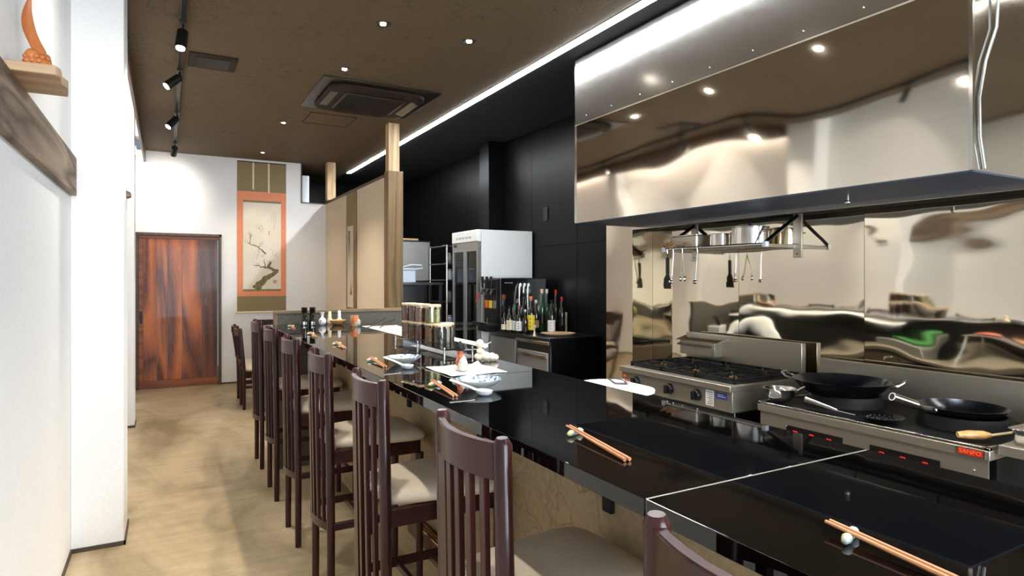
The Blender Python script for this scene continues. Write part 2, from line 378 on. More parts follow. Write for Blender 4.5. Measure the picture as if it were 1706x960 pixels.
# partition between dining aisle and kitchen
struct('wall_partition', B().box(2.07, 6.6, 0, 2.15, FY, 2.545), 'beige', smooth=0)
struct('trim_3', B().box(2.06, 6.6, 2.545, 2.16, FY, 2.575), 'frame', smooth=0)
struct('trim_4', B().box(2.055, 7.69, 0, 2.07, 7.775, 2.545), 'post', smooth=0)
lp = thing('timber_post', 'tall brown timber post rising to the ceiling at the end of the beige partition', 'post', (2.15, 6.52, 0))
B().box(2.07, 6.45, 0, 2.235, 6.6, 2.6).build('post_casing', 'post', lp, bevel=.003)
B().box(2.085, 6.485, 2.6, 2.205, 6.6, CZ).build('upper_post', 'postlight', lp, bevel=.003)
fp = B().box(2.02, 9.1, 2.575, 2.14, 9.22, CZ).build('timber_post', 'postlight', bevel=.003)
tag(fp, 'short pale timber stub between the partition top and ceiling, by the far wall opening', 'post')
# kitchen shell
kw = sempty('wall_right', (RX, 4.3, 0))
B().box(RX, 4.26, 0, RX+.2, KY+.2, CZ).build('backing', 'black', kw, smooth=0)
for y0, y1 in ((4.26,5.2),(5.2,6.1),(6.1,7.0),(7.0,7.9),(7.9,8.8),(8.8,9.7),(9.7,11.2)):
    for z0, z1 in ((.0, 1.80), (1.805, CZ)):
        B().box(RX-.012, y0+.003, z0, RX, y1-.003, z1).build('panel', 'black', kw, smooth=0)
struct('wall_right_duct', B().box(3.42, 6.75, 0, RX-.012, 7.0, CZ), 'black', bevel=.003)
struct('wall_kitchen_far', B().box(1.3, KY, 0, RX+.2, KY+.2, CZ), 'black', smooth=0)
struct('wall_kitchen_side', B().box(1.3, FY+.14, 0, 1.42, KY, CZ), 'black', smooth=0)
sw = sempty('wall_right_stainless', (WX, 0, 0))
B().box(WX+.004, BY-.2, 0, RX+.3, 3.92, CZ).build('backing', 'darksteel', sw, smooth=0)
ys = [3.92, 3.04, 2.146, 1.25, .35, -.55, -1.45, -2.35, -3.0]
for a, b in zip(ys, ys[1:]):
    o = B().box(-.006, -(a-b)/2+.0015, 0, .004, (a-b)/2-.0015, CZ).build('panel', 'mirror', None, smooth=0)
    o.parent = sw; o.location = (0, (a+b)/2, 0)
pl = sempty('wall_right_pier', (3.28, 3.92, 0))
B().box(3.29, 3.93, 0, RX+.1, 4.25, CZ).build('core', 'darksteel', pl, smooth=0)
B().box(3.28, 3.92, 0, 3.29, 4.26, CZ).build('panel', 'mirror', pl, smooth=0)
B().box(3.29, 3.92, 0, WX, 3.93, CZ).build('panel', 'mirror', pl, smooth=0)
cd = B().box(RX-.022, 5.75, 2.08, RX-.012, 5.84, 2.23).build('wall_plate', 'blackpl', bevel=.004); tag(cd, 'small black cover plate on the black wall above the bottles', 'wall plate')
# back of the room, behind the camera
struct('wall_back', B().box(-.7, BY-.2, 0, -.3, BY, CZ).box(2.9, BY-.2, 0, RX+.3, BY, CZ).box(-.3, BY-.2, 0, 2.9, BY, .2).box(-.3, BY-.2, 2.5, 2.9, BY, CZ), 'white', smooth=0)
wn = sempty('window_1', (1.3, BY, 0))
B().box(-.3, BY-.1, .2, 2.9, BY-.05, .26).box(-.3, BY-.1, 2.44, 2.9, BY-.05, 2.5).box(-.3, BY-.1, .2, -.24, BY-.05, 2.5).box(2.84, BY-.1, .2, 2.9, BY-.05, 2.5).box(1.27, BY-.1, .2, 1.33, BY-.05, 2.5).build('window_frame', 'frame', wn, smooth=0)
B().box(-.24, BY-.08, .26, 1.27, BY-.074, 2.44).build('pane', 'winglass', wn, smooth=0)
B().box(1.33, BY-.08, .26, 2.84, BY-.074, 2.44).build('pane', 'winglass', wn, smooth=0)

# sliding cedar door
dr = sempty('door_1', ((DX0+DX1)/2, FY, 0))
B().box(DX0, FY-.02, 0, DX0+.03, FY+.1, DZ).build('jamb', 'frame', dr, bevel=.002)
B().box(DX1-.03, FY-.03, 0, DX1, FY+.1, DZ).build('jamb', 'frame', dr, bevel=.002)
B().box(DX0, FY-.03, DZ-.035, DX1, FY+.1, DZ).build('header', 'frame', dr, bevel=.002)
xa, xb = DX0+.03, DX1-.03; W = xb-xa
B().box(xa, FY+.012, .0, xb, FY+.05, .105).build('bottom_rail', 'doorrail', dr, bevel=.003)
B().box(xa, FY+.012, DZ-.075, xb, FY+.05, DZ-.035).build('top_rail', 'doorrail', dr, bevel=.003)
B().box(xa, FY+.010, .105, xa+.055, FY+.05, DZ-.075).build('stile', 'doorrail', dr, bevel=.003)
fr = [.0, .17, .31, .50, .76, .98]
for a, b in zip(fr, fr[1:]):
    s0, s1 = xa+.055 + a*(W-.055), xa+.055+b*(W-.055)
    o = B().box(-(s1-s0)/2+.0015, 0, .105, (s1-s0)/2-.0015, .03, DZ-.075).build('plank', 'door', None, bevel=.002); o.parent = dr
    o.location = ((s0+s1)/2 - dr.location.x, .02, 0)
B().box(xa+.015, FY+.004, .86, xa+.045, FY+.012, 1.02).build('door_pull', 'blackpl', dr, bevel=.006)

# ------------------------------------------------------------------ left wall: lintel beam, bracket shelf, carving
bmm = tag(B().box(LX, -1.0, 1.885, -.412, 3.995, 2.085).build('lintel_beam', 'beam', bevel=.004), 'weathered grey-brown timber beam running along the white left wall', 'beam')
bl = tag(B().prism([(-.20,1.915),(-.178,1.925),(-.178,1.945),(-.20,1.955)], 'y', 4.2, 4.30).build('wooden_peg', 'beam', bevel=.002), 'small wooden peg sticking out of the white pier side', 'peg')
sh = B().prism([(LX+.004,2.40),(-.302,2.395),(-.292,2.43),(-.298,2.52),(-.287,2.56),(-.30,2.67),(LX+.004,2.672)], 'z', 2.086, 2.116)
tag(sh.build('wall_shelf', 'shelf', bevel=.003), 'pale live-edged wooden shelf board resting on the weathered beam', 'shelf')
cv = thing('wood_carving', 'orange carved wooden figure with a tall flame-shaped blade, on the wall shelf', 'carving', (-.366, 2.52, 2.116))
cx, cy, cz = cv.location
b = B().ball((cx, cy, cz+.032), .040, .036, .034, 14, .05).ball((cx+.012, cy+.028, cz+.045), .026, .026, .026, 10, .06).ball((cx-.01, cy-.02, cz+.05), .022, .02, .022, 10, .06)
b.ball((cx+.02, cy-.024, cz+.022), .016, .016, .02, 8, .05).ball((cx+.022, cy+.006, cz+.056), .014, .016, .012, 8).ball((cx+.024, cy+.03, cz+.022), .018, .022, .02, 8, .05).box(cx-.03, cy-.04, cz, cx+.03, cy+.04, cz+.015)
for k in range(16):
    a_ = -.3-2.4*k/16; b.ball((cx+.036*math.cos(a_), cy+.034*math.sin(a_), cz+.018+.014*(k%3)), .009, .009, .008, 8)
b.build('carved_base', 'carve', cv, bevel=.001)
# blade: curved leaf-like slab
out = []
prof = [(0,.012,.030),(.03,-.002,.027),(.06,-.016,.026),(.09,-.026,.027),(.12,-.031,.024),(.15,-.031,.018),(.18,-.025,.010),(.205,-.018,.002)]
vs = []; fs = []
for i, (zz, xx, hw) in enumerate(prof):
    for sx, sy in ((-1,-.006),(0,-.012),(1,-.006),(0,.008)): vs.append((cx+xx+sx*hw, cy+sy+.02-(.5*xx), cz+.06+zz))
for i in range(len(prof)-1):
    for j in range(4): fs.append((4*i+j, 4*i+(j+1)%4, 4*i+4+(j+1)%4, 4*i+4+j))
fs += [(3,2,1,0), tuple(4*(len(prof)-1)+j for j in range(4))]
B().add(vs, fs).build('flame_blade', 'carve', cv, sub=2, smooth=180)

# ------------------------------------------------------------------ ceiling fittings
ls = thing('led_strip_light', 'long bright white LED strip running along the ceiling above the counter', 'strip light', (2.53, 4, CZ))
B().box(2.494, -2.6, CZ-.004, 2.566, 9.9, CZ-.0005).build('housing', 'blackpl', ls, smooth=0)
B().box(2.499, -2.6, CZ-.007, 2.561, 9.9, CZ-.004).build('diffuser', 'led', ls, smooth=0)
for i, (a, b_) in enumerate(((4.5, 7.0), (7.45, 9.3))):
    t = thing('cove_light', ['LED tube in the left ceiling cove, between the two white piers', 'LED tube in the left ceiling cove, beyond the far white pier'][i], 'strip light', (-.33, (a+b_)/2, 3.02))
    B().box(-.345, a, 3.035, -.325, b_, 3.06).build('tube', 'cove', t, smooth=0)
    for yb in (a+.2, b_-.25): B().box(-.44, yb, 3.04, -.345, yb+.05, 3.055).build('bracket', 'greyal', t, smooth=0)
tr = thing('lighting_track', 'black lighting track on the brown ceiling near the left wall', 'track', (.095, 4, CZ))
B().box(.078, -1, CZ-.03, .112, 9.2, CZ).build('rail', 'blackpl', tr, bevel=.003)
def spotlight(y, d, label, power, cone=50, tgt=None):
    t = thing('track_spotlight', label, 'spotlight', (.095, y, CZ-.03), 0, 'spotlights on the black track')
    p0 = Vector((.095, y, CZ-.03)); j = p0 + Vector((0,0,-.055)); d = Vector(d).normalized()
    B().box(.075, y-.05, CZ-.045, .115, y+.05, CZ-.03).tube([p0, j], .008, 8).ball(j, .018, n=10).build('joint', 'blackpl', t)
    a = j + d*.005; e = a + d*.13
    B().tube([a, a+d*.002, e], [.028,.034,.034], 20).build('lamp_head', 'blackpl', t)
    B().tube([e, e+d*.002], .027, 18).build('lens', 'lens', t)
    l = bpy.data.lights.new('spot_lamp', 'SPOT'); l.energy = power; l.spot_size = math.radians(cone); l.spot_blend = 1; l.color = (1,.95,.88); l.shadow_soft_size = .03
    o = bpy.data.objects.new('spot_lamp', l); COL.objects.link(o); o.parent = t
    o.location = e + d*.01 - Vector(t.location); o.rotation_euler = d.to_track_quat('-Z', 'Y').to_euler()
spotlight(4.52, (-.12,-.35,-1), 'track spotlight nearest the camera, pointing almost straight down', SPOT_W, 90)
spotlight(5.57, (-.75,-.25,-.75), 'second track spotlight from the camera, tilted toward the left wall', SPOT_W, 90)
spotlight(7.0, (-.6,-.3,-.8), 'third track spotlight from the camera, tilted left beyond the ceiling vent', SPOT_W, 90)
spotlight(8.58, (-.12,.85,-.55), 'farthest track spotlight, aimed at the white wall over the cedar door', SPOT_W*.45, 100)
spotlight(2.9, (-.35,.5,-.8), 'track spotlight beyond the top of the photo, aimed at the left wall', SPOT_W*.3, 120)
for k, (y, lab) in enumerate(((.35,'nearest'),(1.55,'middle'),(2.4,'farthest'))):
    spotlight(y, (.42,.22,-1), 'added track spotlight overhead out of view, aimed at the counter chairs, ' + lab + ' of three', SPOT_W*.8, 75)  # added unseen lamps that brighten the chair seats
DL = [(1.245,3.99,'beside the cassette air conditioner, on its near-left corner side and farther from it'),(1.866,3.99,'nearest the LED strip light, lamp turned away'),(1.245,5.0,'directly in front of the ceiling air conditioner'),
      (1.10,7.03,'beyond the air conditioner and its access panel'),(1.12,8.83,'farthest, near the hanging plum scroll')]
for i, (x, y, wh) in enumerate(DL + [(1.245,2.9,''),(1.245,1.8,''),(1.245,.7,''),(.55,-1.2,'')]):
    lab = ('small recessed ceiling downlight ' + wh) if wh else ['recessed downlight above the dishes on the counter','recessed downlight above the middle chairs','recessed downlight above the nearest counter chair','recessed downlight behind the camera'][i-5]
    if i == 0: lab = 'small recessed ceiling downlight nearest the camera, midway over the aisle side'
    t = thing('downlight', lab, 'downlight', (x, y, CZ), 0, 'recessed downlights')
    B().lathe([(.021,-.001),(.042,-.005),(.050,-.0005)], (x,y,CZ), 24).build('bezel', 'darksteel', t)
    B().lathe([(.0,-.007),(.019,-.007),(.019,-.005)], (x,y,CZ), 20).build('lens', 'lens', t)
    l = bpy.data.lights.new('down_lamp', 'SPOT'); l.energy = DOWN_W*(.3 if i == 1 else .35 if i == 4 else 1); l.spot_size = math.radians(95); l.spot_blend = .7; l.color = (1,.88,.70); l.shadow_soft_size = .03
    o = bpy.data.objects.new('down_lamp', l); COL.objects.link(o); o.parent = t; o.location = (0,0,-.02)
ac = thing('ceiling_air_conditioner', 'dark brown square cassette air conditioner set in the brown ceiling', 'air conditioner', (1.65, 5.73, CZ))
B().box(1.13, 5.22, CZ-.012, 2.17, 6.24, CZ).build('surround_plate', 'dark', ac, bevel=.004)
def rrect(x0, y0, x1, y1, r, n=6):
    pts = []
    for cx_, cy_, a0 in ((x1-r,y1-r,0),(x0+r,y1-r,90),(x0+r,y0+r,180),(x1-r,y0+r,270)):
        for k in range(n+1):
            a = math.radians(a0+90*k/n); pts.append((cx_+r*math.cos(a), cy_+r*math.sin(a)))
    return pts
M['acbrown'] = mat('air_conditioner_brown', (.020,.012,.007), .6, spec=.2)
B().prism(rrect(1.22, 5.31, 2.08, 6.15, .14), 'z', CZ-.045, CZ-.012).build('fascia', 'acbrown', ac, bevel=.008)
B().box(1.37, 5.46, CZ-.056, 1.93, 6.0, CZ-.045).build('intake_grille', 'dark', ac, bevel=.002)
for k in range(16): B().box(1.39, 5.485+k*.033, CZ-.060, 1.91, 5.491+k*.033, CZ-.056).build('grille_bar', 'acbrown', ac, smooth=0)
for k, (x0,y0,x1,y1) in enumerate(((1.25,5.5,1.32,5.96),(1.98,5.5,2.05,5.96),(1.42,5.34,1.88,5.41),(1.42,6.05,1.88,6.12))):
    b = B()
    if x1-x0 < y1-y0: b.prism([(x0,CZ-.046),(x1,CZ-.066 if k else CZ-.046),(x1,CZ-.060 if k else CZ-.04),(x0,CZ-.04)] , 'y', y0, y1)
    else: b.prism([(y0,CZ-.046),(y1,CZ-.056),(y1,CZ-.050),(y0,CZ-.04)], 'x', x0, x1)
    b.build('louvre', 'darksteel' if k < 2 else 'acbrown', ac, bevel=.002)
ap = thing('access_panel', 'flush square access panel in the brown ceiling beyond the air conditioner', 'access panel', (1.5, 6.7, CZ))
B().box(1.27, 6.45, CZ-.004, 1.74, 6.46, CZ).box(1.27, 6.91, CZ-.004, 1.74, 6.92, CZ).box(1.27, 6.46, CZ-.004, 1.28, 6.91, CZ).box(1.73, 6.46, CZ-.004, 1.74, 6.91, CZ).build('frame', 'acbrown', ap, smooth=0)
B().box(1.285, 6.465, CZ-.002, 1.725, 6.905, CZ).build('cover', 'ceil', ap, smooth=0)
ve = thing('ceiling_vent', 'small dark rectangular vent grille in the ceiling beside the lighting track', 'vent', (.315, 5.32, CZ))
B().box(.15, 5.15, CZ-.012, .48, 5.49, CZ).build('vent_frame', 'acbrown', ve, bevel=.003)
for k in range(10): B().box(.2, 5.21+k*.0235, CZ-.018, .43, 5.222+k*.0235, CZ-.012).build('slat', 'dark', ve, smooth=0)

# ------------------------------------------------------------------ hanging scrolls
def ribbon(b, pts, w0, w1, plane, off):
    """flat tapering brush stroke; plane maps (u,v) to world"""
    n = len(pts); vs = []
    for i, (u, v) in enumerate(pts):
        a = pts[max(i-1,0)]; c = pts[min(i+1,n-1)]; dx, dy = c[0]-a[0], c[1]-a[1]; l = math.hypot(dx, dy) or 1
        w_ = (w0 + (w1-w0)*i/(n-1))/2; vs += [plane(u-dy/l*w_, v+dx/l*w_, off), plane(u+dy/l*w_, v-dx/l*w_, off)]
    b.add(vs, [(2*i, 2*i+1, 2*i+3, 2*i+2) for i in range(n-1)])
def wiggle(p0, p1, n, amp, rnd):
    out = []
    for i in range(n+1):
        t = i/n; k = amp*math.sin(PI*t)
        out.append((p0[0]+(p1[0]-p0[0])*t+rnd.uniform(-k,k), p0[1]+(p1[1]-p0[1])*t+rnd.uniform(-k,k)))
    return out
sy_ = FY-.006
sc1 = thing('hanging_scroll', 'tall hanging scroll with salmon and olive borders and an ink plum branch painting', 'scroll', (1.186, FY-.01, .97))
B().box(.863, sy_, 2.67, 1.51, sy_+.004, 3.08).build('olive_border', 'olive', sc1, smooth=0)
B().box(.863, sy_, .985, 1.51, sy_+.004, 1.20).build('olive_border', 'olive', sc1, smooth=0)
B().box(.863, sy_, 1.20, 1.51, sy_+.004, 2.67).build('salmon_border', 'salmon', sc1, smooth=0)
B().box(.94, sy_-.0015, 1.27, 1.44, sy_, 2.545).build('gold_band', 'olive', sc1, smooth=0)
B().box(.94, sy_-.003, 1.298, 1.44, sy_-.0015, 2.516).build('painting', 'scrollpaper', sc1, smooth=0)
B().box(1.06, sy_-.004, 2.70, 1.083, sy_, 3.08).build('hanging_strip', 'label', sc1, smooth=0)
B().box(1.265, sy_-.004, 2.66, 1.288, sy_, 3.08).build('hanging_strip', 'label', sc1, smooth=0)
B().tube([(.835,sy_-.004,.975),(1.538,sy_-.004,.975)], .013, 12).build('roller', 'ivory', sc1)
B().tube([(.863,sy_,3.083),(1.51,sy_,3.083)], .008, 8).build('top_rod', 'frame', sc1)
rn = random.Random(3); inkb = B(); inkl = B()
pf = lambda u, v, off: (.94+u, sy_-.003-off, 1.298+v)
ribbon(inkb, wiggle((.16,.0), (.29,.15), 7, .012, rn), .11, .07, pf, .0006)
ribbon(inkb, wiggle((.27,.14), (.46,.26), 7, .012, rn), .075, .04, pf, .0008)
ribbon(inkb, wiggle((.46,.25), (.33,.31), 6, .01, rn), .05, .03, pf, .001)
ribbon(inkb, wiggle((.33,.31), (.36,.39), 4, .008, rn), .045, .03, pf, .0012)
ribbon(inkb, wiggle((.33,.30), (.13,.34), 8, .012, rn), .026, .006, pf, .0014)
ribbon(inkb, wiggle((.29,.29), (.27,.42), 6, .008, rn), .018, .006, pf, .0016)
ribbon(inkb, wiggle((.30,.50), (.17,.61), 8, .014, rn), .022, .010, pf, .0018)
ribbon(inkb, wiggle((.17,.61), (.05,.65), 6, .014, rn), .018, .006, pf, .002)
ribbon(inkb, wiggle((.08,.64), (.11,.78), 6, .01, rn), .010, .004, pf, .0022)
for k in range(46):
    base = rn.choice([(.10,.74,.12),(.24,.84,.1),(.05,.66,.08),(.40,.5,.1),(.30,.38,.1),(.16,.35,.1),(.2,.56,.1),(.22,.43,.08)])
    u, v = base[0]+rn.uniform(-.05,.05), base[1]+rn.uniform(-.05,.05); a = rn.uniform(.3, 2.4); l = rn.uniform(.03, base[2])
    u2 = min(.48, max(.02, u+l*math.cos(a))); ribbon(inkl, wiggle((u,v), (u2, v+l*math.sin(a)), 4, .006, rn), .005, .002, pf, .0024)
inkb.build('branch_painting', 'ink', sc1, smooth=0)['kind'] = 'stuff'
for k in range(3):
    for q in range([8,12,4][k]):
        u, v = [.43,.405,.375][k], 1.09-[0,.0,.02][k]-q*.022
        ribbon(inkl, [(u-.004,v),(u+.004,v+.003)], .003,.003, pf, .0024); ribbon(inkl, [(u,v+.006),(u,v-.008)], .003,.002, pf, .0026); ribbon(inkl, [(u-.004,v-.005),(u+.005,v-.006)], .0025,.0025, pf, .0026)
inkl.build('fine_brush_strokes', 'inklight', sc1, smooth=0)['kind'] = 'stuff'
rs = B()
for q in range(2): rs.box(.94+.33, sy_-.0062, 1.298+.80-.03*q, .94+.346, sy_-.0055, 1.298+.815-.03*q)
for i in range(4):
    rs.box(.94+.395, sy_-.0062, 1.298+.085+.012*i, .94+.44, sy_-.0055, 1.298+.088+.012*i); rs.box(.94+.395+.014*i, sy_-.0062, 1.298+.085, .94+.398+.014*i, sy_-.0055, 1.298+.124)
rs.build('red_seal', 'red', sc1, smooth=0)
sx_ = 2.07-.004
sc2 = thing('hanging_scroll', 'narrow olive hanging scroll seen edge-on, on the beige partition', 'scroll', (2.06, 8.0, .6))
B().box(sx_, 7.79, .62, 2.07, 8.21, 2.56).build('olive_mount', 'olive', sc2, smooth=0)
B().box(sx_-.002, 7.86, 1.08, sx_, 8.14, 2.12).build('painting', 'scrollpaper', sc2, smooth=0)
B().tube([(sx_-.01,7.77,.62),(sx_-.01,8.23,.62)], .012, 10).build('roller', 'frame', sc2)
pf2 = lambda u, v, off: (sx_-.002-off, 8.14-u, 1.08+v); ib = B()
for k in range(14):
    u = .08+rn.uniform(-.03,.05); ribbon(ib, wiggle((u,.98), (u+rn.uniform(-.04,.06), .98-rn.uniform(.15,.4)), 6, .012, rn), .010, .003, pf2, .0006+.0001*k)
for k in range(12):
    u = .19+rn.uniform(-.05,.05); ribbon(ib, wiggle((u,.16), (u+rn.uniform(-.04,.04), .16+rn.uniform(.05,.3)), 5, .01, rn), .012, .003, pf2, .0006+.0001*k)
ib.build('branch_painting', 'ink', sc2, smooth=0)['kind'] = 'stuff'

# ------------------------------------------------------------------ bar counter
CT = 1.10; CX0, CX1 = .665, 1.255; CYE = 5.0
ct = thing('bar_counter', 'long black polished granite bar counter with tan crinkled paper front', 'counter', (.95, 2, 0))
for i, (y0, y1) in enumerate(((-.32,.762),(.766,2.02),(2.024,5.0))):
    B().box(CX0, y0, CT-.03, CX1, y1, CT).build('counter_slab', 'granite', ct, bevel=.0012, seg=1)
B().box(CX0+.003, .761, CT-.028, CX1-.003, .767, CT-.0006).build('joint_strip', 'greyal', ct, smooth=0)
B().box(1.10, -.30, 0, CX1-.012, CYE, CT-.03).build('counter_body', 'panel', ct, smooth=0)
B().box(CX1-.012, -.30, 0, CX1-.004, CYE, CT-.03).build('kitchen_side_panel', 'blackpl', ct, smooth=0)
for y in (-.2,.58,1.41,2.23,3.06,3.9,4.7):
    B().box(1.085, y-.02, .79, 1.10, y+.02, CT-.03).box(.80, y-.02, CT-.042, 1.10, y+.02, CT-.03).build('bracket', 'iron', ct, bevel=.002)
B().box(1.045, -.30, .20, 1.10, 2.95, .272).build('foot_ledge', 'frame', ct, bevel=.002)
for k in range(3): B().tube([(1.047+.014*k,-.30,.275),(1.047+.014*k,2.95,.275)], .0042, 8).build('brass_nosing', 'brass', ct)
lw = thing('low_wall', 'low charcoal crinkled-paper screen wall with a wooden cap at the far end of the counter', 'low wall', (1.2, CYE+.03, 0))
B().box(.74, CYE+.001, 0, 1.95, CYE+.05, 1.18).build('screen_panel', 'lowwall', lw, smooth=0)
B().box(.715, CYE-.006, 1.18, 1.97, CYE+.058, 1.203).build('cap', 'cap', lw, bevel=.002)
B().box(.715, CYE+.001, 0, .74, CYE+.055, 1.18).build('end_trim', 'cap', lw, bevel=.002)

# ------------------------------------------------------------------ chairs
def make_chair(name, label, H, S, ST, slats=6):
    """origin: floor under the back posts, +x toward the counter/table"""
    t = thing(name, label, 'chair')
    hw = .157
    for s in (-1, 1):
        b = B()
        rk = .0 if H > 1 else .03
        b.tube([(-rk*.0,s*hw,0),(0,s*hw,S*.5),(-.004,s*hw,S),(-.012-rk,s*hw,H-.012),(-.013-rk,s*hw,H)], [.018,.0195,.021,.0205,.013], 12, ry=.92); b.build('back_post', 'lacquer', t)
        B().tube([(.395,s*.175,0),(.395,s*.175,S-.11)], [.0155,.019], 10).build('leg', 'lacquer', t)
        B().box(.0, s*hw-.011, S-.115, .395, s*(.172)+.011 if s > 0 else s*hw+.011, S-.055).build('side_apron', 'lacquer', t, bevel=.003)
        B().box(.01, s*.168-.009, ST-.018, .385, s*.168+.009, ST+.014).build('side_stretcher', 'lacquer', t, bevel=.003)
    B().box(.385, -.165, S-.115, .405, .165, S-.055).build('front_apron', 'lacquer', t, bevel=.003)
    for x in (.14, .27): B().box(x-.009, -.16, ST-.012, x+.009, .16, ST+.010).build('cross_stretcher', 'lacquer', t, bevel=.002)
    def arc(y, d=.036): return -d*(1-(y/hw)**2)
    def rail(z0, z1, th, xo=0):
        n = 12; vs = []; fs = []
        for i in range(n+1):
            y = -hw+.008+(2*hw-.016)*i/n; x = arc(y)-.002+xo
            vs += [(x-th/2,y,z0),(x+th/2,y,z0),(x+th/2,y,z1),(x-th/2,y,z1)]
        for i in range(n):
            for j in range(4): fs.append((4*i+j,4*i+(j+1)%4,4*i+4+(j+1)%4,4*i+4+j))
        fs += [(3,2,1,0), tuple(4*n+j for j in range(4))]
        return B().add(vs, fs)
    xo = -.012-rk
    rail(H-.088, H-.012, .022, xo).build('top_rail', 'lacquer', t, bevel=.003)
    zb = ST-.02 if H > 1 else S+.05
    rail(zb, zb+.035, .022).build('bottom_rail', 'lacquer', t, bevel=.003)
    for k in range(slats):
        y = -hw + 2*hw*(k+1)/(slats+1)
        x = arc(y)-.002
        b = B().add([(x-.007,y-.0115,zb+.02),(x+.007,y-.0115,zb+.02),(x+.007,y+.0115,zb+.02),(x-.007,y+.0115,zb+.02),
                     (x-.007+xo,y-.0115,H-.07),(x+.007+xo,y-.0115,H-.07),(x+.007+xo,y+.0115,H-.07),(x-.007+xo,y+.0115,H-.07)], [(0,3,2,1),(4,5,6,7),(0,1,5,4),(1,2,6,5),(2,3,7,6),(3,0,4,7)])
        b.build('slat', 'lacquer', t, bevel=.0015, seg=1)
    # cushion: plan wider at the front, domed
    n = 14; vs = []; fs = []
    def plan(u, v):  # u 0..1 depth, v -1..1
        x = -.01 + .45*u; half = .158 + .062*u
        return x, v*half
    top = []; 
    g = 12
    for i in range(g+1):
        for j in range(g+1):
            a, c = -1+2*i/g, -1+2*j/g
            # squircle mapping for rounded corners
            aa = a*math.sqrt(1-.5*c*c*.32*2*.5); cc = c*math.sqrt(1-.5*a*a*.32*2*.5)
            aa = a*(1-.10*c**6); cc = c*(1-.10*a**6)
            x, y = plan((aa+1)/2, cc)
            e = max(abs(a), abs(c)); dome = (1-a**4)*(1-c**4)
            vs.append((x, y, S-.024+.030*dome**.55 + (-.004*max(0,a)**3)))
    nn = len(vs)
    for i in range(g+1):
        for j in range(g+1):
            a, c = -1+2*i/g, -1+2*j/g; aa = a*(1-.10*c**6); cc = c*(1-.10*a**6); x, y = plan((aa+1)/2*.97+.01, cc*.95)
            vs.append((x, y, S-.055))
    for i in range(g):
        for j in range(g):
            q = i*(g+1)+j; fs.append((q,q+1,q+g+2,q+g+1)); fs.append((nn+q,nn+q+g+1,nn+q+g+2,nn+q+1))
    for j in range(g):
        for q, r_ in ((j, j+1), (g*(g+1)+j+1, g*(g+1)+j)): fs.append((q, nn+q, nn+r_, r_))
    for i in range(g):
        for q, r_ in (((i+1)*(g+1), i*(g+1)), (i*(g+1)+g, (i+1)*(g+1)+g)): fs.append((q, nn+q, nn+r_, r_))
    B().add(vs, fs).build('seat_cushion', 'seat', t, smooth=180, sub=1)
    return t
bar0 = make_chair('bar_chair', '', 1.125, .765, .385)
BC = [(.605,.50,'nearest dark slatted bar chair, cut off by the bottom edge of the photo'),
      (.612,1.28,'dark high-backed bar chair second nearest, its whole pale seat in view'),
      (.618,2.10,'dark high-backed bar chair third from the camera, by the chopsticks and blue bowl nearest it'),
      (.620,2.88,'dark high-backed bar chair fourth from the camera, in front of the farther blue bowl'),
      (.625,3.665,'dark high-backed bar chair fifth from the camera'),
      (.632,4.46,'dark high-backed bar chair sixth from the camera, next to the last one'),
      (.640,5.235,'farthest dark high-backed bar chair, at the counter end by the low wall')]
for i, (x, y, lab) in enumerate(BC): place(bar0, i == 0, (x, y, 0), 0, lab, 'high-backed chairs along the counter')
din0 = make_chair('dining_chair', '', .90, .47, .25, 5)
DC = [(.755,7.61,0,'nearer of the two low dark chairs on the aisle side of the back table'),(.765,8.04,0,'farther of the two low dark chairs on the aisle side of the back table'),
      (1.22,9.02,-PI/2,'low dark chair at the head of the back table, facing the camera'),(1.90,7.65,PI,'low dark chair against the partition side of the back table, nearer'),(1.90,8.10,PI,'low dark chair against the partition side of the back table, farther')]
for i, (x, y, r, lab) in enumerate(DC): place(din0, i == 0, (x, y, 0), r, lab, 'low chairs round the back table')
tb = thing('dining_table', 'brown wooden dining table behind the low wall at the back', 'table', (1.3, 7.95, 0))
B().box(1.0, 7.3, .69, 1.62, 8.60, .72).build('tabletop', 'table', tb, bevel=.003)
for x in (1.24,1.42):
    for y in (7.36,8.54): B().box(x-.03, y-.03, 0, x+.03, y+.03, .69).build('leg', 'lacquer', tb, bevel=.003)

# ------------------------------------------------------------------ place settings
def chopstick(x0, y0, x1, y1, z0, z1, off, label, grp):
    d = Vector((x1-x0, y1-y0, 0)).normalized(); nrm = Vector((-d.y, d.x, 0))*off
    b = B().tube([Vector((x0,y0,z0))+nrm, Vector((x1,y1,z1))+nrm*1.3], [.0026,.0038], 8)
    o = b.build('chopstick', 'chop'); tag(o, label, 'chopstick', grp); return o
def rest(x, y, rz):
    b = B(); pts = [(-.026,0,.006),(-.016,0,.0075),(0,0,.005),(.016,0,.0075),(.026,0,.006)]
    b.tube(pts, [.004,.007,.0045,.007,.004], 10); b.xf(Matrix.Translation((x,y,CT)) @ Matrix.Rotation(rz,4,'Z')); return b
where = ['at the nearest place on the counter','at the second place from the camera','in front of the nearer blue bowl','in front of the farther blue bowl',
         'fifth place from the camera','sixth place from the camera, next to the last','farthest place, close to the two dark bottles']
SETS = [(.803,.545,.778,.30),(.804,1.185,.770,.935),(.770,1.935,.745,1.69),(.765,2.63,.752,2.385),(.79,3.36,.775,3.11),(.79,4.04,.775,3.79),(.79,4.74,.775,4.50)]
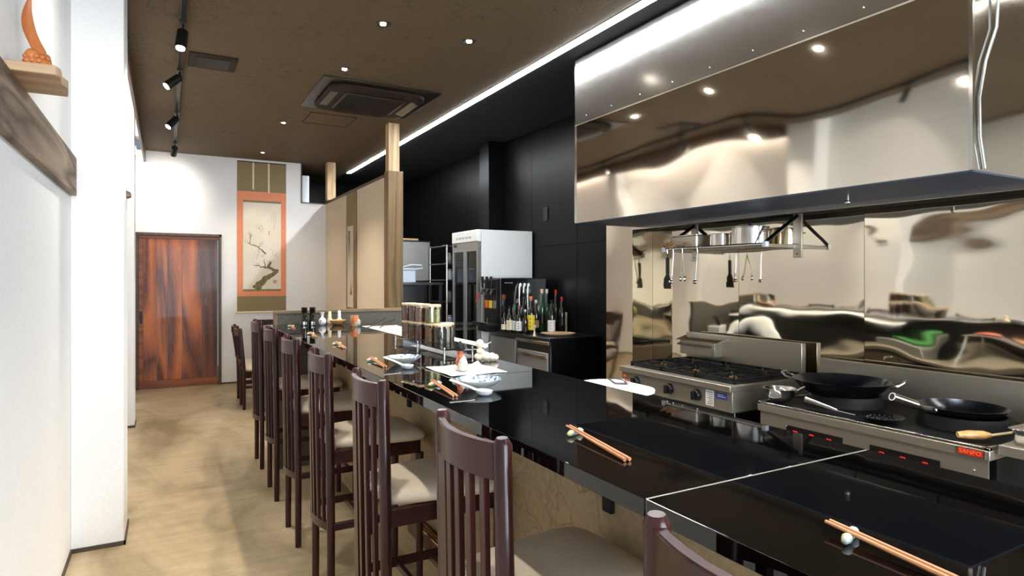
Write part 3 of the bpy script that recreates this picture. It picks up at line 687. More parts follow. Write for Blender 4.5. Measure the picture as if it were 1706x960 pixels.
for i, (x0,y0,x1,y1) in enumerate(SETS):
    d = Vector((x1-x0,y1-y0,0)).normalized(); rx, ry = x0+d.x*.035, y0+d.y*.035
    tag(rest(rx, ry, math.radians(18)).build('chopstick_rest', 'rest', smooth=180), 'small glazed leaf-like chopstick rest ' + where[i], 'chopstick rest', 'chopstick rests on the counter')
    for s in (-1,1): chopstick(x0,y0,x1,y1, CT+.0135, CT+.0044, .0042*s, ('aisle-side brown chopstick ' if s > 0 else 'kitchen-side brown chopstick ') + where[i], 'wooden chopsticks on the counter')
def bowl(x, y, label):
    t = thing('serving_bowl', label, 'bowl', (x, y, CT), .3, 'octagonal blue bowls')
    t.rotation_euler = (0,0,0)
    B().lathe([(.030,0),(.032,.004),(.050,.012),(.070,.026),(.074,.031)], (x,y,CT), 32, lobes=8, lobe=.022, caps=False).build('bowl_body', 'celadon', t, smooth=60)
    B().lathe([(.074,.031),(.071,.0312),(.052,.017),(.03,.010),(0,.009)], (x,y,CT), 32, lobes=8, lobe=.022, caps=False).build('painted_inside', 'blueporc', t, smooth=60)
def spoon(x, y, hx, hy, label):
    t = B(); d = Vector((hx-x, hy-y, 0)); L_ = d.length; a = math.atan2(d.y, d.x)
    n = 16; 
    rings = [(1.0,.016),(.9,.010),(.6,.003),(0.02,.0018)]
    prev = None
    for (k, z) in [(.02,.0005),(.6,.001),(.93,.008),(1.0,.016),(.93,.0158),(.85,.009),(.55,.004),(.02,.003)]:
        ring = [t.bm.verts.new((.030*k*math.cos(2*PI*j/n), .021*k*math.sin(2*PI*j/n), z)) for j in range(n)]
        if prev:
            for j in range(n): t.bm.faces.new((prev[j], prev[(j+1)%n], ring[(j+1)%n], ring[j]))
        prev = ring
    t.tube([(.024,0,.012),(.045,0,.018),(.075,0,.024),(L_,0,.034)], [.008,.007,.007,.008], 10, ry=.45)
    t.xf(Matrix.Translation((x,y,CT)) @ Matrix.Rotation(a,4,'Z'))
    tag(t.build('soup_spoon', 'porc', smooth=60), label, 'spoon', 'porcelain soup spoons')
bowl(.87, 1.79, 'octagonal blue-patterned bowl nearer the camera, just in front of the white paper')
bowl(.85, 2.45, 'octagonal blue-patterned bowl farther from the camera, left of the jars')
spoon(.832, 1.675, .775, 1.79, 'pale porcelain soup spoon in front of the nearer blue bowl')
spoon(.815, 2.305, .765, 2.43, 'pale porcelain soup spoon in front of the farther blue bowl')
# paper mat with figurine
pm = B(); g = [[(.885+.225*i/8, 2.04+.25*j/8, CT+.003+(.012 if (i==8 and j==8) else 0)+.0012*math.sin(i*1.3+j)) for j in range(9)] for i in range(9)]
pm.sheet(g); tag(pm.build('paper_mat', 'paper', solid=.003, smooth=60), 'white rectangular paper mat under the pointed-hat figurine', 'paper')
fx, fy, fz = .965, 2.13, CT+.0056
fg = thing('ceramic_figurine', 'small ceramic seated figurine with a dark pointed hat, on the white paper', 'figurine', (fx, fy, fz))
B().lathe([(.0,0),(.020,0),(.023,.008),(.021,.022),(.017,.036),(.012,.048),(.006,.056),(0,.058)], (fx+.004,fy-.004,fz), 18, sx=.9).ball((fx-.012,fy+.012,fz+.008),.013,.012,.008,10).ball((fx-.006,fy-.02,fz+.008),.012,.012,.008,10).build('robe', 'greyglaze', fg, smooth=180)
B().ball((fx-.001,fy+.003,fz+.052),.014,.014,.014,12).tube([(fx-.008,fy+.008,fz+.048),(fx-.014,fy+.012,fz+.034),(fx-.012,fy+.010,fz+.018)],[.006,.006,.005],8).build('shawl', 'rust', fg, smooth=180)
B().ball((fx-.003,fy+.004,fz+.068),.0125,.0125,.013,12).build('face', 'rust', fg, smooth=180)
B().lathe([(.013,0),(.0165,.004),(.0165,.014),(.011,.024),(.003,.036),(0,.038)], (fx-.003,fy+.004,fz+.074), 14).build('hat', 'iron', fg, smooth=60)
gx, gy = 1.185, 2.37
dg = thing('ceramic_figurine', 'lumpy cream ceramic figurine reclining beside the glass shelf post', 'figurine', (gx, gy, CT))
b = B()
for (dx,dy,dz,r) in ((-.025,.012,.018,.02),(-.022,.006,.042,.016),(.0,-.004,.02,.022),(.022,-.014,.018,.02),(.036,-.02,.015,.016),(-.012,.004,.034,.014)):
    b.ball((gx+dx,gy+dy,CT+max(dz,r*.86)),r,r,r*.86,12,.04)
b.build('body', 'cream', dg, smooth=180)
B().ball((gx-.022,gy+.01,CT+.072),.0175,.0175,.02,12,.03).build('head', 'cream', dg, smooth=180)
B().tube([(gx-.010,gy+.008,CT+.066),(gx+.012,gy+.0,CT+.072),(gx+.026,gy-.004,CT+.08)],[.003,.006,.002],8,ry=.3).build('leaf', 'celadon', dg)

# ------------------------------------------------------------------ glass shelf with jars
gs = thing('glass_shelf', 'low clear glass shelf on small steel posts carrying the jars', 'shelf', (1.19, 2.9, CT))
B().box(1.10, 2.62, CT+.022, 1.30, 3.32, CT+.028).build('glass_plate', 'glass', gs, bevel=.001, seg=1)
for x, y in ((1.105,2.625),(1.245,2.625),(1.105,3.315),(1.245,3.315),(1.105,2.97)): B().tube([(x,y,CT),(x,y,CT+.036)], .0045, 12).build('post', 'steelY', gs)
def jar(x, y, z, h, cont, label, r=.036, fill=.8):
    t = thing('storage_jar', label, 'jar', (x, y, z), 0, 'wooden-lidded jars on the glass shelf')
    hh = h-.012
    B().prism(rrect(x-r, y-r, x+r, y+r, .016, 4), 'z', z, z+hh).build('jar_wall', 'jarglass', t, smooth=40)
    q = r-.003
    if cont: B().prism(rrect(x-q, y-q, x+q, y+q, .014, 4), 'z', z+.002, z+.002+(hh-.004)*fill).build('contents', cont, t, smooth=40)
    B().prism(rrect(x-r, y-r, x+r, y+r, .016, 4), 'z', z+hh, z+h).build('jar_lid', 'lid', t, bevel=.002)
z1 = CT+.028; JH = .094
for x, y, c1, c2, nm in ((1.165,3.26,'h_tan','h_red','farthest'),(1.175,3.185,'h_red','h_red','second farthest'),(1.185,3.11,'h_red','h_or','third farthest'),(1.198,3.0,'h_or','h_green','nearest')):
    jar(x, y, z1, JH, c1, 'lower jar of the %s two-jar stack on the glass shelf' % nm)
    jar(x, y, z1+JH, JH, c2, ('upper jar of green herbs, on the nearest two-jar stack' if nm == 'nearest' else 'upper jar of the %s two-jar stack on the glass shelf' % nm), fill=.85)
jar(1.208, 2.895, z1, JH, 'h_dk', 'single jar of dark leaves in front of the stacked jars', .038, .86)
jar(1.264, 2.975, z1, JH, None, 'single empty clear jar on the kitchen side of the dark-leaf jar', .034)

# ------------------------------------------------------------------ condiments at the far end of the counter
def lathe_obj(name, prof, x, y, z, m, label, cat, group=None, n=24, parent=None, **kw):
    o = B().lathe(prof, (x,y,z), n, **kw).build(name, m, parent, smooth=50)
    if parent is None: tag(o, label, cat, group)
    return o
for i, (x, y) in enumerate(((.895,4.78),(.952,4.775))):
    t = thing('sauce_bottle', ['left of the two dark cut-glass sauce bottles by the low wall','right of the two dark cut-glass sauce bottles by the low wall'][i], 'bottle', (x, y, CT), 0, 'dark sauce bottles')
    B().lathe([(.022,0),(.025,.004),(.026,.03),(.020,.05),(.019,.085),(.017,.092)], (x,y,CT), 12, lobes=6, lobe=.03).build('bottle_body', 'btl', t, smooth=30)
    B().lathe([(.019,.0),(.020,.002),(.020,.03),(.022,.032),(.022,.042),(.018,.044)], (x,y,CT+.092), 16).build('cap', 'blackpl', t, smooth=50)
v = thing('sake_vase', 'round white ceramic bottle vase with flared neck and small red motif', 'vase', (1.02, 4.76, CT))
B().lathe([(.014,0),(.025,.012),(.0285,.030),(.024,.046),(.010,.060),(.009,.075),(.015,.092),(.0165,.098),(.012,.097)], (1.02,4.76,CT), 24).build('vase_body', 'porc', v, smooth=60)
B().ball((1.006,4.7365,CT+.036),.007,.003,.006,8).ball((.999,4.742,CT+.022),.005,.003,.005,8).build('red_motif', 'red', v)
for i, (x, y, h, m) in enumerate(((1.09,4.83,.10,'cream'),(1.165,4.84,.105,'porc'))):
    t = thing('spice_shaker', ['cream ceramic gourd-shaped shaker left behind the wooden bowl','white ceramic shaker standing right behind the wooden bowl'][i], 'shaker', (x,y,CT), 0, 'ceramic shakers')
    B().lathe([(.015,0),(.020,.01),(.020,.035),(.012,.055),(.014,.07),(.012,h-.02)], (x,y,CT), 18).build('shaker_body', m, t, smooth=60)
    B().lathe([(.012,0),(.013,.006),(.010,.018),(0,.02)], (x,y,CT+h-.02), 18).build('shaker_lid', m, t, smooth=60)
lathe_obj('wooden_bowl', [(.022,0),(.04,.008),(.056,.026),(.060,.038),(.056,.037),(.038,.012),(0,.007)], 1.13, 4.74, CT, 'bambo', 'shallow golden-brown wooden bowl near the low wall', 'bowl', n=28)
cp = thing('ceramic_cup', 'rust and grey glazed ceramic cup by itself near the low wall', 'cup', (1.205, 4.55, CT))
B().lathe([(.026,0),(.030,.006),(.030,.06),(.028,.078),(.025,.077),(.026,.01),(0,.008)], (1.205,4.55,CT), 20).build('cup_body', 'orange', cp, smooth=50)
M['cupg'] = noisy('rust_to_grey_glaze', (.55,.16,.05), (.62,.45,.32), 14, .3, bstr=0, lo=.45, hi=.6); cp.children[0].data.materials[0] = M['cupg']
B().ball((1.228,4.532,CT+.028),.017,.014,.027,12).build('grey_side', 'greyglaze', cp, smooth=180)

# ------------------------------------------------------------------ kitchen worktop behind the counter
wk = thing('kitchen_worktop', 'stainless worktop cabinet hidden behind the counter, seen in the wall reflection', 'worktop', (1.6, 2, 0))
B().box(1.262, -.3, .81, 1.90, 4.95, .85).build('worktop_slab', 'steel', wk, bevel=.003)
B().box(1.275, -.28, .08, 1.86, 4.95, .81).build('cabinet_body', 'darksteel', wk, smooth=0)
for k in range(7):
    y = -.26+k*.74; B().box(1.86, y, .12, 1.872, y+.69, .78).build('cabinet_door', 'steel', wk, bevel=.003)
def rboard(x0, y0, x1, y1, z0, z1, r, label, name='cutting_board'):
    return tag(B().prism(rrect(x0,y0,x1,y1,r,10), 'z', z0, z1).build(name, 'board', bevel=.003), label, 'cutting board')
for (x0,y0,x1,y1,r,lab,l2) in ((1.262,3.02,1.585,4.82,.15,'long white rounded board beyond the jars on the kitchen side','far'),(1.262,1.56,1.45,1.86,.09,'small white rounded board peeking over the counter near the range','near')):
    t = tag(B().box(x0+.02, y0+.08, .85, x1-.06, y1-.08, 1.068).build('board_stand', 'iron', bevel=.003), 'steel box stand raising the %s white board on the kitchen worktop' % l2, 'stand')
    rboard(x0,y0,x1,y1,1.068,1.08,r,lab)
tag(B().tube([(1.40,1.70,1.084),(1.43,1.76,1.088),(1.42,1.80,1.09),(1.39,1.79,1.088),(1.37,1.73,1.084),(1.40,1.70,1.084)], .0035, 8).build('key_ring_handle', 'darksteel'), 'small dark wire loop lying on the near white board', 'wire loop')
tg = thing('tongs', 'dark thin tongs lying across the far end of the long white board', 'tongs', (1.42, 4.68, 1.08))
B().tube([(1.30,4.55,1.086),(1.42,4.70,1.10),(1.50,4.74,1.14)],.004,6).tube([(1.38,4.50,1.086),(1.47,4.66,1.10),(1.56,4.70,1.13)],.004,6).build('tong_arm', 'darksteel', tg)
B().tube([(1.36,4.63,1.09),(1.54,4.58,1.09)],.006,6).build('hinge', 'steelY', tg)
# things on the worktop that show in the wall reflection
def towel():
    b = B(); g = []
    for i in range(15):
        row = []
        for j in range(15):
            u, v_ = i/7-1, j/7-1; rr = math.hypot(u, v_); z = .19*max(0,1-rr**2.6*.9)**.5 if rr < 1.03 else 0
            z = max(.004, z + .012*math.sin(5*math.atan2(v_,u)+1)*min(rr,1)); row.append((1.76+.12*u, 4.32+.24*v_, .85+z))
        g.append(row)
    b.sheet(g); return b.build('cloth', 'towel', solid=.004, smooth=180)
tag(towel(), 'white cloth draped over a rounded pot, seen reflected in the steel wall', 'cloth')
sc_ = thing('kitchen_scale', 'white kitchen scale with a tilted display frame, seen reflected in the steel wall', 'scale', (1.7, 4.8, .85))
B().box(1.68, 4.70, .85, 1.88, 4.93, .95).build('scale_body', 'board', sc_, bevel=.006)
b = B(); b.box(-.07,-.06,0,.07,.06,.008); b.xf(Matrix.Translation((1.80,4.82,.985)) @ Matrix.Rotation(math.radians(-50),4,'Y')); b.build('display_panel', 'blackpl', sc_, bevel=.002)
for k in range(2): B().box(1.70, 4.74+.1*k, .95, 1.72, 4.76+.1*k, .96).build('foot', 'blackpl', sc_)
gb = thing('food_tray', 'steel tray of wrapped green vegetables, seen reflected in the steel wall', 'tray', (1.6, 3.1, .85))
B().box(1.36, 2.75, .85, 1.70, 3.15, .95).build('tray_body', 'greyal', gb, bevel=.006)
tag(B().tube([(1.42,2.77,.968),(1.46,2.9,.972),(1.48,3.1,.972)],[.012,.022,.02],10).build('wrapped_greens', 'green'), 'bright green wrapped vegetables lying on the reflected steel tray', 'vegetables')
rk_ = thing('meat_tray_rack', 'wire rack of meat packages, seen reflected in the steel wall', 'rack', (1.5, 2.3, .85))
for x in (1.32,1.60):
    for y in (2.02,2.52): B().tube([(x,y,.85),(x,y,.97)],.006,6).build('rack_leg', 'steelY', rk_)
B().box(1.30, 2.0, .965, 1.62, 2.54, .975).build('rack_shelf', 'greyal', rk_, bevel=.002)
tag(B().ball((1.48,2.40,.992),.08,.11,.018,14,.02).build('meat_pack', 'meat', smooth=180), 'flat red meat pack on the reflected wire rack', 'meat')
tag(B().ball((1.42,2.16,.992),.05,.10,.018,14,.03).build('food_bag', 'h_tan', smooth=180), 'flat brown food bag on the reflected wire rack', 'food bag')
tag(B().ball((1.6,1.2,.92),.12,.10,.07,14,.04).build('leafy_greens', 'h_green', smooth=180), 'heap of green leaves on the kitchen worktop, seen as a wavy reflection', 'vegetables')
for i, (x, y) in enumerate(((1.45,.72),(1.50,.60),(1.56,.48))):
    tag(B().ball((x,y,.888),.045,.045,.038,12).build('onion', 'cream', smooth=180), ['farthest','middle','nearest'][i]+' of three pale onions reflected at the right end of the wall', 'onion', 'onions on the worktop')
tag(B().prism(rrect(1.36,-.1,1.78,.36,.03), 'z', .85, .93).build('plastic_tub', 'board', bevel=.01), 'low white plastic tub on the right part of the kitchen worktop', 'tub')

# ------------------------------------------------------------------ extractor hood
HX, HY0, HY1, HZ0, HZ1 = 2.72, 1.25, 3.92, 1.87, 3.10
hd = thing('extractor_hood', 'huge polished stainless extractor hood hanging over the range and wok station', 'hood', (3.1, 2.6, HZ0))
B().box(HX+.004, HY0, HZ0, HX+.012, HY1, 2.62).build('lower_front_panel', 'hood', hd, smooth=0)
B().box(HX-.004, HY0, 2.615, HX+.004, HY1, HZ1).build('upper_front_panel', 'hoodtop', hd, smooth=0)
B().box(HX-.006, HY0, 2.611, HX+.004, HY1, 2.6155).build('seam_lip', 'steelY', hd, smooth=0)
B().box(HX+.006, HY0-.004, HZ0, WX-.008, HY0+.004, HZ1).build('near_side_panel', 'hoodside', hd, smooth=0)
B().box(HX+.006, HY1-.006, HZ0, WX-.008, HY1-.001, HZ1).build('far_side_panel', 'hoodside', hd, smooth=0)
B().box(HX-.002, HY0-.004, HZ1-.01, WX-.008, HY1, HZ1).build('top_panel', 'hoodside', hd, smooth=0)
B().box(HX+.004, HY0, HZ0-.006, 3.28, HY1, HZ0).build('underside_panel', 'hoodunder', hd, smooth=0)
B().box(3.272, HY0, HZ0-.030, 3.282, HY1, HZ0).build('drip_lip', 'steelY', hd, smooth=0)
B().box(HX-.004, HY0-.008, HZ0, HX+.012, HY0+.006, HZ1).build('corner_strip', 'steelY', hd, smooth=0)
B().box(HX-.004, HY1-.006, HZ0, HX+.010, HY1, HZ1).build('corner_strip', 'steelY', hd, smooth=0)
for k in range(6):
    y = HY0+.05+k*.435; b = B().box(-.01,0,-.20,.01,.425,.20); b.xf(Matrix.Translation((3.38,y,2.04)) @ Matrix.Rotation(math.radians(-22),4,'Y')); b.build('grease_filter', 'darksteel', hd, bevel=.003)
for k in range(9): B().ball((HX-.005, HY0+.12+k*.30, 2.655), .004, n=8).build('screw', 'steelY', hd)
for k in range(5): B().ball((HX-.005, HY0+.25+k*.55, 3.06), .004, n=8).build('screw', 'steelY', hd)
B().tube([(3.0,1.93,HZ0-.006),(3.0,1.93,HZ0-.03)],.011,10).ball((3.0,1.93,HZ0-.036),.014,n=10).build('drain_cup', 'steelY', hd)
cb = B().tube([(2.90,1.235,3.09),(2.89,1.23,2.6),(2.885,1.235,2.45),(2.80,1.235,2.30),(2.755,1.237,2.15),(2.76,1.237,2.0),(2.80,1.239,1.88)],.006,8)
tag(cb.build('power_cable', 'greyal', smooth=60), 'thin grey cable hanging down the near end of the extractor hood', 'cable')

# ------------------------------------------------------------------ wall rack above the range
RZ = 1.66
rk = thing('pipe_rack', 'wall-mounted steel pipe shelf holding pots above the range', 'rack', (3.33, 3.0, RZ))
B().tube([(3.19,2.57,RZ),(3.19,3.46,RZ)],.011,10).build('front_rail', 'steelY', rk)
B().tube([(3.47,2.57,RZ),(3.47,3.46,RZ)],.009,8).build('back_rail', 'steelY', rk)
for k in range(24):
    y = 2.59+k*.037; B().tube([(3.19,y,RZ-.002),(3.47,y,RZ-.002)],.0065,6).build('shelf_bar', 'steelY', rk)
for y in (2.575, 3.455):
    B().box(3.175, y-.014, RZ-.016, 3.205, y+.014, RZ+.016).build('end_block', 'board', rk, bevel=.002)
    b = B(); a_, c_ = Vector((3.19,y,RZ+.01)), Vector((WX-.012,y,RZ+.185))
    b.tube([a_, c_], .014, 4); b.build('brace', 'darksteel', rk)
    B().box(WX-.014, y-.03, RZ-.08, WX-.0065, y+.03, RZ+.20).build('wall_bracket', 'steel', rk, bevel=.002)
    B().box(3.19, y-.006, RZ-.02, WX-.012, y+.006, RZ+.004).build('side_bar', 'steelY', rk, bevel=.002)
    B().ball((WX-.015,y,RZ-.055),.005,n=8).build('bolt', 'dark', rk)
RT = RZ+.0045
def pot(x, y, r, h, label, lidk=False, handle=0, name='pot', z=RT):
    t = thing(name, label, 'pot', (x, y, z), 0, 'steel pots on the pipe shelf')
    B().lathe([(r-.01,0),(r,.008),(r,h-.003),(r+.004,h),(r-.002,h),(r-.003,.01),(0,.006)], (x,y,z), 28).build('pot_body', 'steelY', t, smooth=50)
    if lidk:
        B().lathe([(r+.003,h),(r+.003,h+.004),(r*.5,h+.014),(0,h+.017)], (x,y,z), 28).build('lid', 'steelY', t, smooth=50)
        B().ball((x,y,z+h+.026),.012,n=10).build('lid_knob', 'blackpl', t)
    for s in ((-1,1) if handle == 2 else ()):
        B().tube([(x-.035,y+s*(r-.002),z+h*.75),(x-.03,y+s*(r+.022),z+h*.78),(x+.03,y+s*(r+.022),z+h*.78),(x+.035,y+s*(r-.002),z+h*.75)],.005,8).build('handle', 'steelY', t)
    if handle == 1: B().tube([(x-r*.7,y+r*.7,z+h*.8),(x-r-.03,y+r+.05,z+h*.85)],[.007,.005],8,ry=.5).build('handle', 'blackpl', t)
    return t
rp = thing('rectangular_pan', 'rectangular steel lidded pan at the left end of the pipe shelf', 'pan', (3.31, 3.30, RT), 0, 'steel pots on the pipe shelf')
B().prism(rrect(3.215, 3.17, 3.43, 3.43, .03), 'z', RT, RT+.085).build('pan_body', 'steel', rp, bevel=.004)
B().prism(rrect(3.21, 3.165, 3.435, 3.435, .03), 'z', RT+.085, RT+.093).build('lid', 'steelY', rp, bevel=.002)
pot(3.33, 3.05, .075, .09, 'small straight-sided steel pot in the middle of the pipe shelf')
pot(3.325, 2.80, .115, .115, 'large round lidded steel pot near the right end of the pipe shelf', True, 2)
# utensils hanging from the front rail
def hook(b, y, z=RZ): b.tube([(3.17,y,z-.03),(3.166,y,z-.005),(3.17,y,z+.014),(3.19,y,z+.016),(3.205,y,z+.004)],.0022,6)
def utens(y, label, kind, name):
    t = thing(name, label, 'utensil', (3.17, y, RZ-.2), 0, 'utensils hanging from the pipe shelf')
    b = B(); hook(b, y); b.build('hook', 'steelY', t)
    if kind == 'ladle':
        B().tube([(3.17,y,RZ-.025),(3.165,y+.015,RZ-.22)],[.004,.006],8).build('handle', 'steelY', t)
        B().ball((3.162,y+.017,RZ-.235),.016,.02,.014,10).build('scoop', 'steelY', t)
    if kind == 'tongs':
        B().tube([(3.17,y,RZ-.025),(3.16,y-.03,RZ-.20)],[.004,.006],8,ry=.4).tube([(3.17,y,RZ-.025),(3.18,y+.03,RZ-.20)],[.004,.006],8,ry=.4).build('tong_arm', 'steelY', t)
        B().ball((3.158,y-.033,RZ-.213),.012,.008,.02,8,.1).ball((3.182,y+.033,RZ-.213),.012,.008,.02,8,.1).build('grip', 'steelY', t)
    if kind == 'scraper':
        B().tube([(3.17,y,RZ-.03),(3.17,y,RZ-.06)],.004,6).box(3.162,y-.012,RZ-.18,3.178,y+.012,RZ-.06).build('handle', 'blackpl', t, bevel=.003)
        B().prism([(y-.012,RZ-.18),(y+.012,RZ-.18),(y+.035,RZ-.215),(y+.030,RZ-.245),(y+.018,RZ-.24),(y+.008,RZ-.232),(y+.04,RZ-.25),(y+.035,RZ-.285),(y-.035,RZ-.285),(y-.03,RZ-.225)],'x',3.166,3.174).build('head', 'blackpl', t, bevel=.001)
utens(3.40, 'black plastic scraper hanging at the left end of the pipe shelf', 'scraper', 'scraper')
utens(3.34, 'slim steel ladle hanging next to the black scraper', 'ladle', 'ladle')
utens(3.25, 'steel tongs hanging third along the pipe shelf rail', 'tongs', 'hanging_tongs')
utens(3.11, 'steel ladle hanging farthest right along the rail', 'ladle', 'ladle')
b = B()
for k in range(6): b.tube([(3.165,3.36+.006*k,RZ+.01),(3.15,3.30+.03*k,RZ+.045+.01*(k%2)),(3.17,3.25+.03*k,RZ+.03)],.005,6)
tag(b.build('rubber_band_bunch', 'h_tan'), 'bunch of tan ties hooked over the left end of the rack', 'ties')

# ------------------------------------------------------------------ gas range
RX0, RY0, RY1, RTZ = 2.74, 2.44, 3.40, .85
rg = thing('gas_range', 'stainless gas range with three black front knobs and cast iron grates', 'gas range', (3.1, 2.92, 0))
B().box(RX0+.03, RY0, .0, 3.44, RY1, .70).build('oven_body', 'darksteel', rg, bevel=.004)
B().box(RX0+.02, RY0+.03, .12, RX0+.03, RY1-.03, .66).build('oven_door', 'steel', rg, bevel=.004)
B().tube([(RX0-.035,RY0+.10,.675),(RX0-.035,RY1-.10,.675)],.013,12).build('oven_handle', 'steelY', rg)
for y in (RY0+.12, RY0+.48, RY1-.12): B().tube([(RX0-.035,y,.675),(RX0+.025,y,.675)],.008,8).build('handle_bracket', 'blackpl', rg)
B().box(RX0+.012, RY0, .70, 3.44, RY1, .815).build('control_panel', 'steel', rg, bevel=.002)
B().box(RX0-.008, RY0-.002, .815, 3.44, RY1+.002, RTZ).build('top_frame', 'steel', rg, bevel=.003)
B().box(RX0+.06, RY0+.03, RTZ-.002, 3.36, RY1-.03, RTZ+.004).build('burner_pan', 'iron', rg, smooth=0)
for gi in range(3):
    y0 = RY0+.035+gi*.297; y1 = y0+.29; b = B(); zt = RTZ+.03
    for (a, c) in (((RX0+.07,y0),(3.35,y0)),((RX0+.07,y1),(3.35,y1)),((RX0+.07,y0),(RX0+.07,y1)),((3.35,y0),(3.35,y1)),((RX0+.37,y0),(RX0+.37,y1))):
        b.box(min(a[0],c[0])-.007, min(a[1],c[1])-.007, zt-.016, max(a[0],c[0])+.007, max(a[1],c[1])+.007, zt)
    for cx_ in (RX0+.22, RX0+.50):
        cy_ = (y0+y1)/2
        for k in range(8):
            a = 2*PI*k/8; b.tube([(cx_+.03*math.cos(a),cy_+.03*math.sin(a),zt-.004),(cx_+.135*math.cos(a),cy_+.135*math.sin(a),zt-.006)],.006,6)
    for x in (RX0+.07,3.35):
        for y in (y0,y1): b.box(x-.008,y-.008,RTZ,x+.008,y+.008,zt)
    b.build('grate', 'iron', rg, smooth=0)
    for cx_ in (RX0+.22, RX0+.50):
        B().lathe([(.045,0),(.045,.012),(.030,.016),(0,.017)], (cx_,(y0+y1)/2,RTZ), 20).build('burner', 'brass' if cx_ < RX0+.3 else 'iron', rg)
for y in (3.245, 2.93, 2.70):
    b = B().tube([(RX0+.012,y,.762),(RX0-.004,y,.762),(RX0-.018,y,.762)],[.034,.033,.028],20); b.box(RX0-.036,y-.008,.735,RX0-.004,y+.008,.789); b.build('knob', 'blackpl', rg, bevel=.002)
B().box(3.40, RY0+.04, RTZ, 3.44, RY1+.05, 1.05).build('back_guard', 'steel', rg, bevel=.003)
B().box(3.32, 3.10, RTZ+.05, 3.40, RY1+.03, 1.0).build('flue_box', 'steel', rg, bevel=.003)
B().prism([(3.40,1.03),(3.30,1.005),(3.30,1.0),(3.40,1.01)], 'y', 3.06, RY1+.05).build('flue_hood', 'steelY', rg, smooth=0)
B().prism([(3.325,.985),(3.29,.975),(3.29,.965),(3.325,.972)], 'y', 3.10, RY1+.03).build('flue_lip', 'steelY', rg, smooth=0)
B().box(RX0+.0105, 2.575, .715, RX0+.012, 2.635, .805).build('instruction_sticker', 'wlabel', rg, smooth=0)
b = B()
for k in range(7): b.box(RX0+.0098, 2.58, .724+k*.011, RX0+.0105, 2.58+random.uniform(.025,.05), .727+k*.011)
b.build('sticker_print', 'dark', rg, smooth=0)
B().box(RX0+.0105, 2.475, .765, RX0+.012, 2.56, .80).build('blue_sticker', 'blue', rg, smooth=0)
b = B()
for k in range(2): b.box(RX0+.0098, 2.485+.015*k, .777+.010*k, RX0+.0105, 2.545, .780+.010*k)
o = b.build('sticker_print', 'celadon', rg, smooth=0); o['kind'] = 'stuff'
B().box(RX0+.0105, 3.31, .735, RX0+.012, 3.39, .762).build('orange_sticker', 'orange', rg, smooth=0)
text_mesh('sticker_lettering', 'マルゼン', .022, 'wlabel', rg, (RX0+.010, 3.35, .748), FACE_NX)
B().tube([(RX0+.0115,3.367,.787),(RX0+.010,3.367,.787)],.014,18).build('red_emblem', 'orange', rg)

# ------------------------------------------------------------------ wok station
KX0, KY0, KY1, KZ = 2.75, 1.20, 2.27, .80
ws = thing('wok_station', 'low stainless wok stove with red gas valves along its front', 'stove', (3.1, 1.73, 0))
B().box(KX0, KY0, KZ-.05, 3.44, KY1, KZ-.012).build('top_frame', 'steel', ws, bevel=.003)
B().box(KX0, KY0, KZ-.012, KX0+.02, KY1, KZ).box(KX0, KY0, KZ-.012, 3.44, KY0+.02, KZ).box(KX0, KY1-.02, KZ-.012, 3.44, KY1, KZ).build('raised_rim', 'steelY', ws, bevel=.002)
B().box(KX0+.02, KY0+.02, KZ-.012, 3.42, KY1-.02, KZ-.008).build('drip_pan', 'iron', ws, smooth=0)
B().box(KX0+.012, KY0+.01, .60, KX0+.02, KY1-.01, KZ-.05).build('front_panel', 'steel', ws, smooth=0)
B().box(KX0+.012, KY0+.01, .40, KX0+.02, KY0+.14, .66).box(KX0+.012, 1.62, .52, KX0+.02, 1.80, .66).box(KX0+.012, KY1-.22, .55, KX0+.02, KY1-.01, .66).build('front_panel_legs', 'steel', ws, smooth=0)
B().box(KX0+.10, KY0+.02, .1, 3.42, KY1-.02, KZ-.05).build('stove_body', 'iron', ws, smooth=0)
for x in (KX0+.06, 3.38):
    for y in (KY0+.05, KY1-.05): B().tube([(x,y,0),(x,y,.66)],.02,10).build('leg', 'steel', ws)
for y0, y1 in ((1.80,2.10),(1.38,1.67)): B().box(KX0+.008, y0, .60, KX0+.012, y1, .705).build('valve_recess_shade', 'iron', ws, smooth=0)  # flat black plates put the shade of the cutouts onto the front panel
for y in (2.04,1.95,1.86,1.61,1.52,1.43):
    B().tube([(KX0+.01,y,.68),(KX0-.004,y,.68),(KX0-.010,y,.68)],[.006,.006,.013],10).box(KX0-.022,y-.014,.676,KX0-.008,y+.014,.684).build('gas_valve', 'redpl', ws, bevel=.001)
for y in (1.96, 1.45): B().tube([(KX0+.06,y-.2,.60),(KX0+.06,y+.2,.60)],.012,8).build('gas_pipe', 'iron', ws)
B().box(3.41, KY0+.0, KZ-.05, 3.44, KY1+.10, .975).build('back_guard', 'steel', ws, bevel=.003)
B().box(KX0-.003, 1.215, KZ-.046, KX0, 1.315, KZ-.014).build('badge_plate', 'steelY', ws, smooth=0)
B().box(KX0-.004, 1.222, KZ-.042, KX0-.003, 1.308, KZ-.018).build('badge', 'redpl', ws, smooth=0)
text_mesh('badge_lettering', 'SANPO', .024, 'orange', ws, (KX0-.0045, 1.265, KZ-.030), FACE_NX)
for y in (2.1,1.26): B().ball((KX0+.011,y,.70),.006,n=8).build('screw', 'steelY', ws)
for y in (2.02, 1.46):
    B().lathe([(.17,0),(.185,.002),(.17,.055),(.155,.055),(.15,.0)], (3.12,y,KZ-.008), 28).build('burner_ring', 'iron', ws)
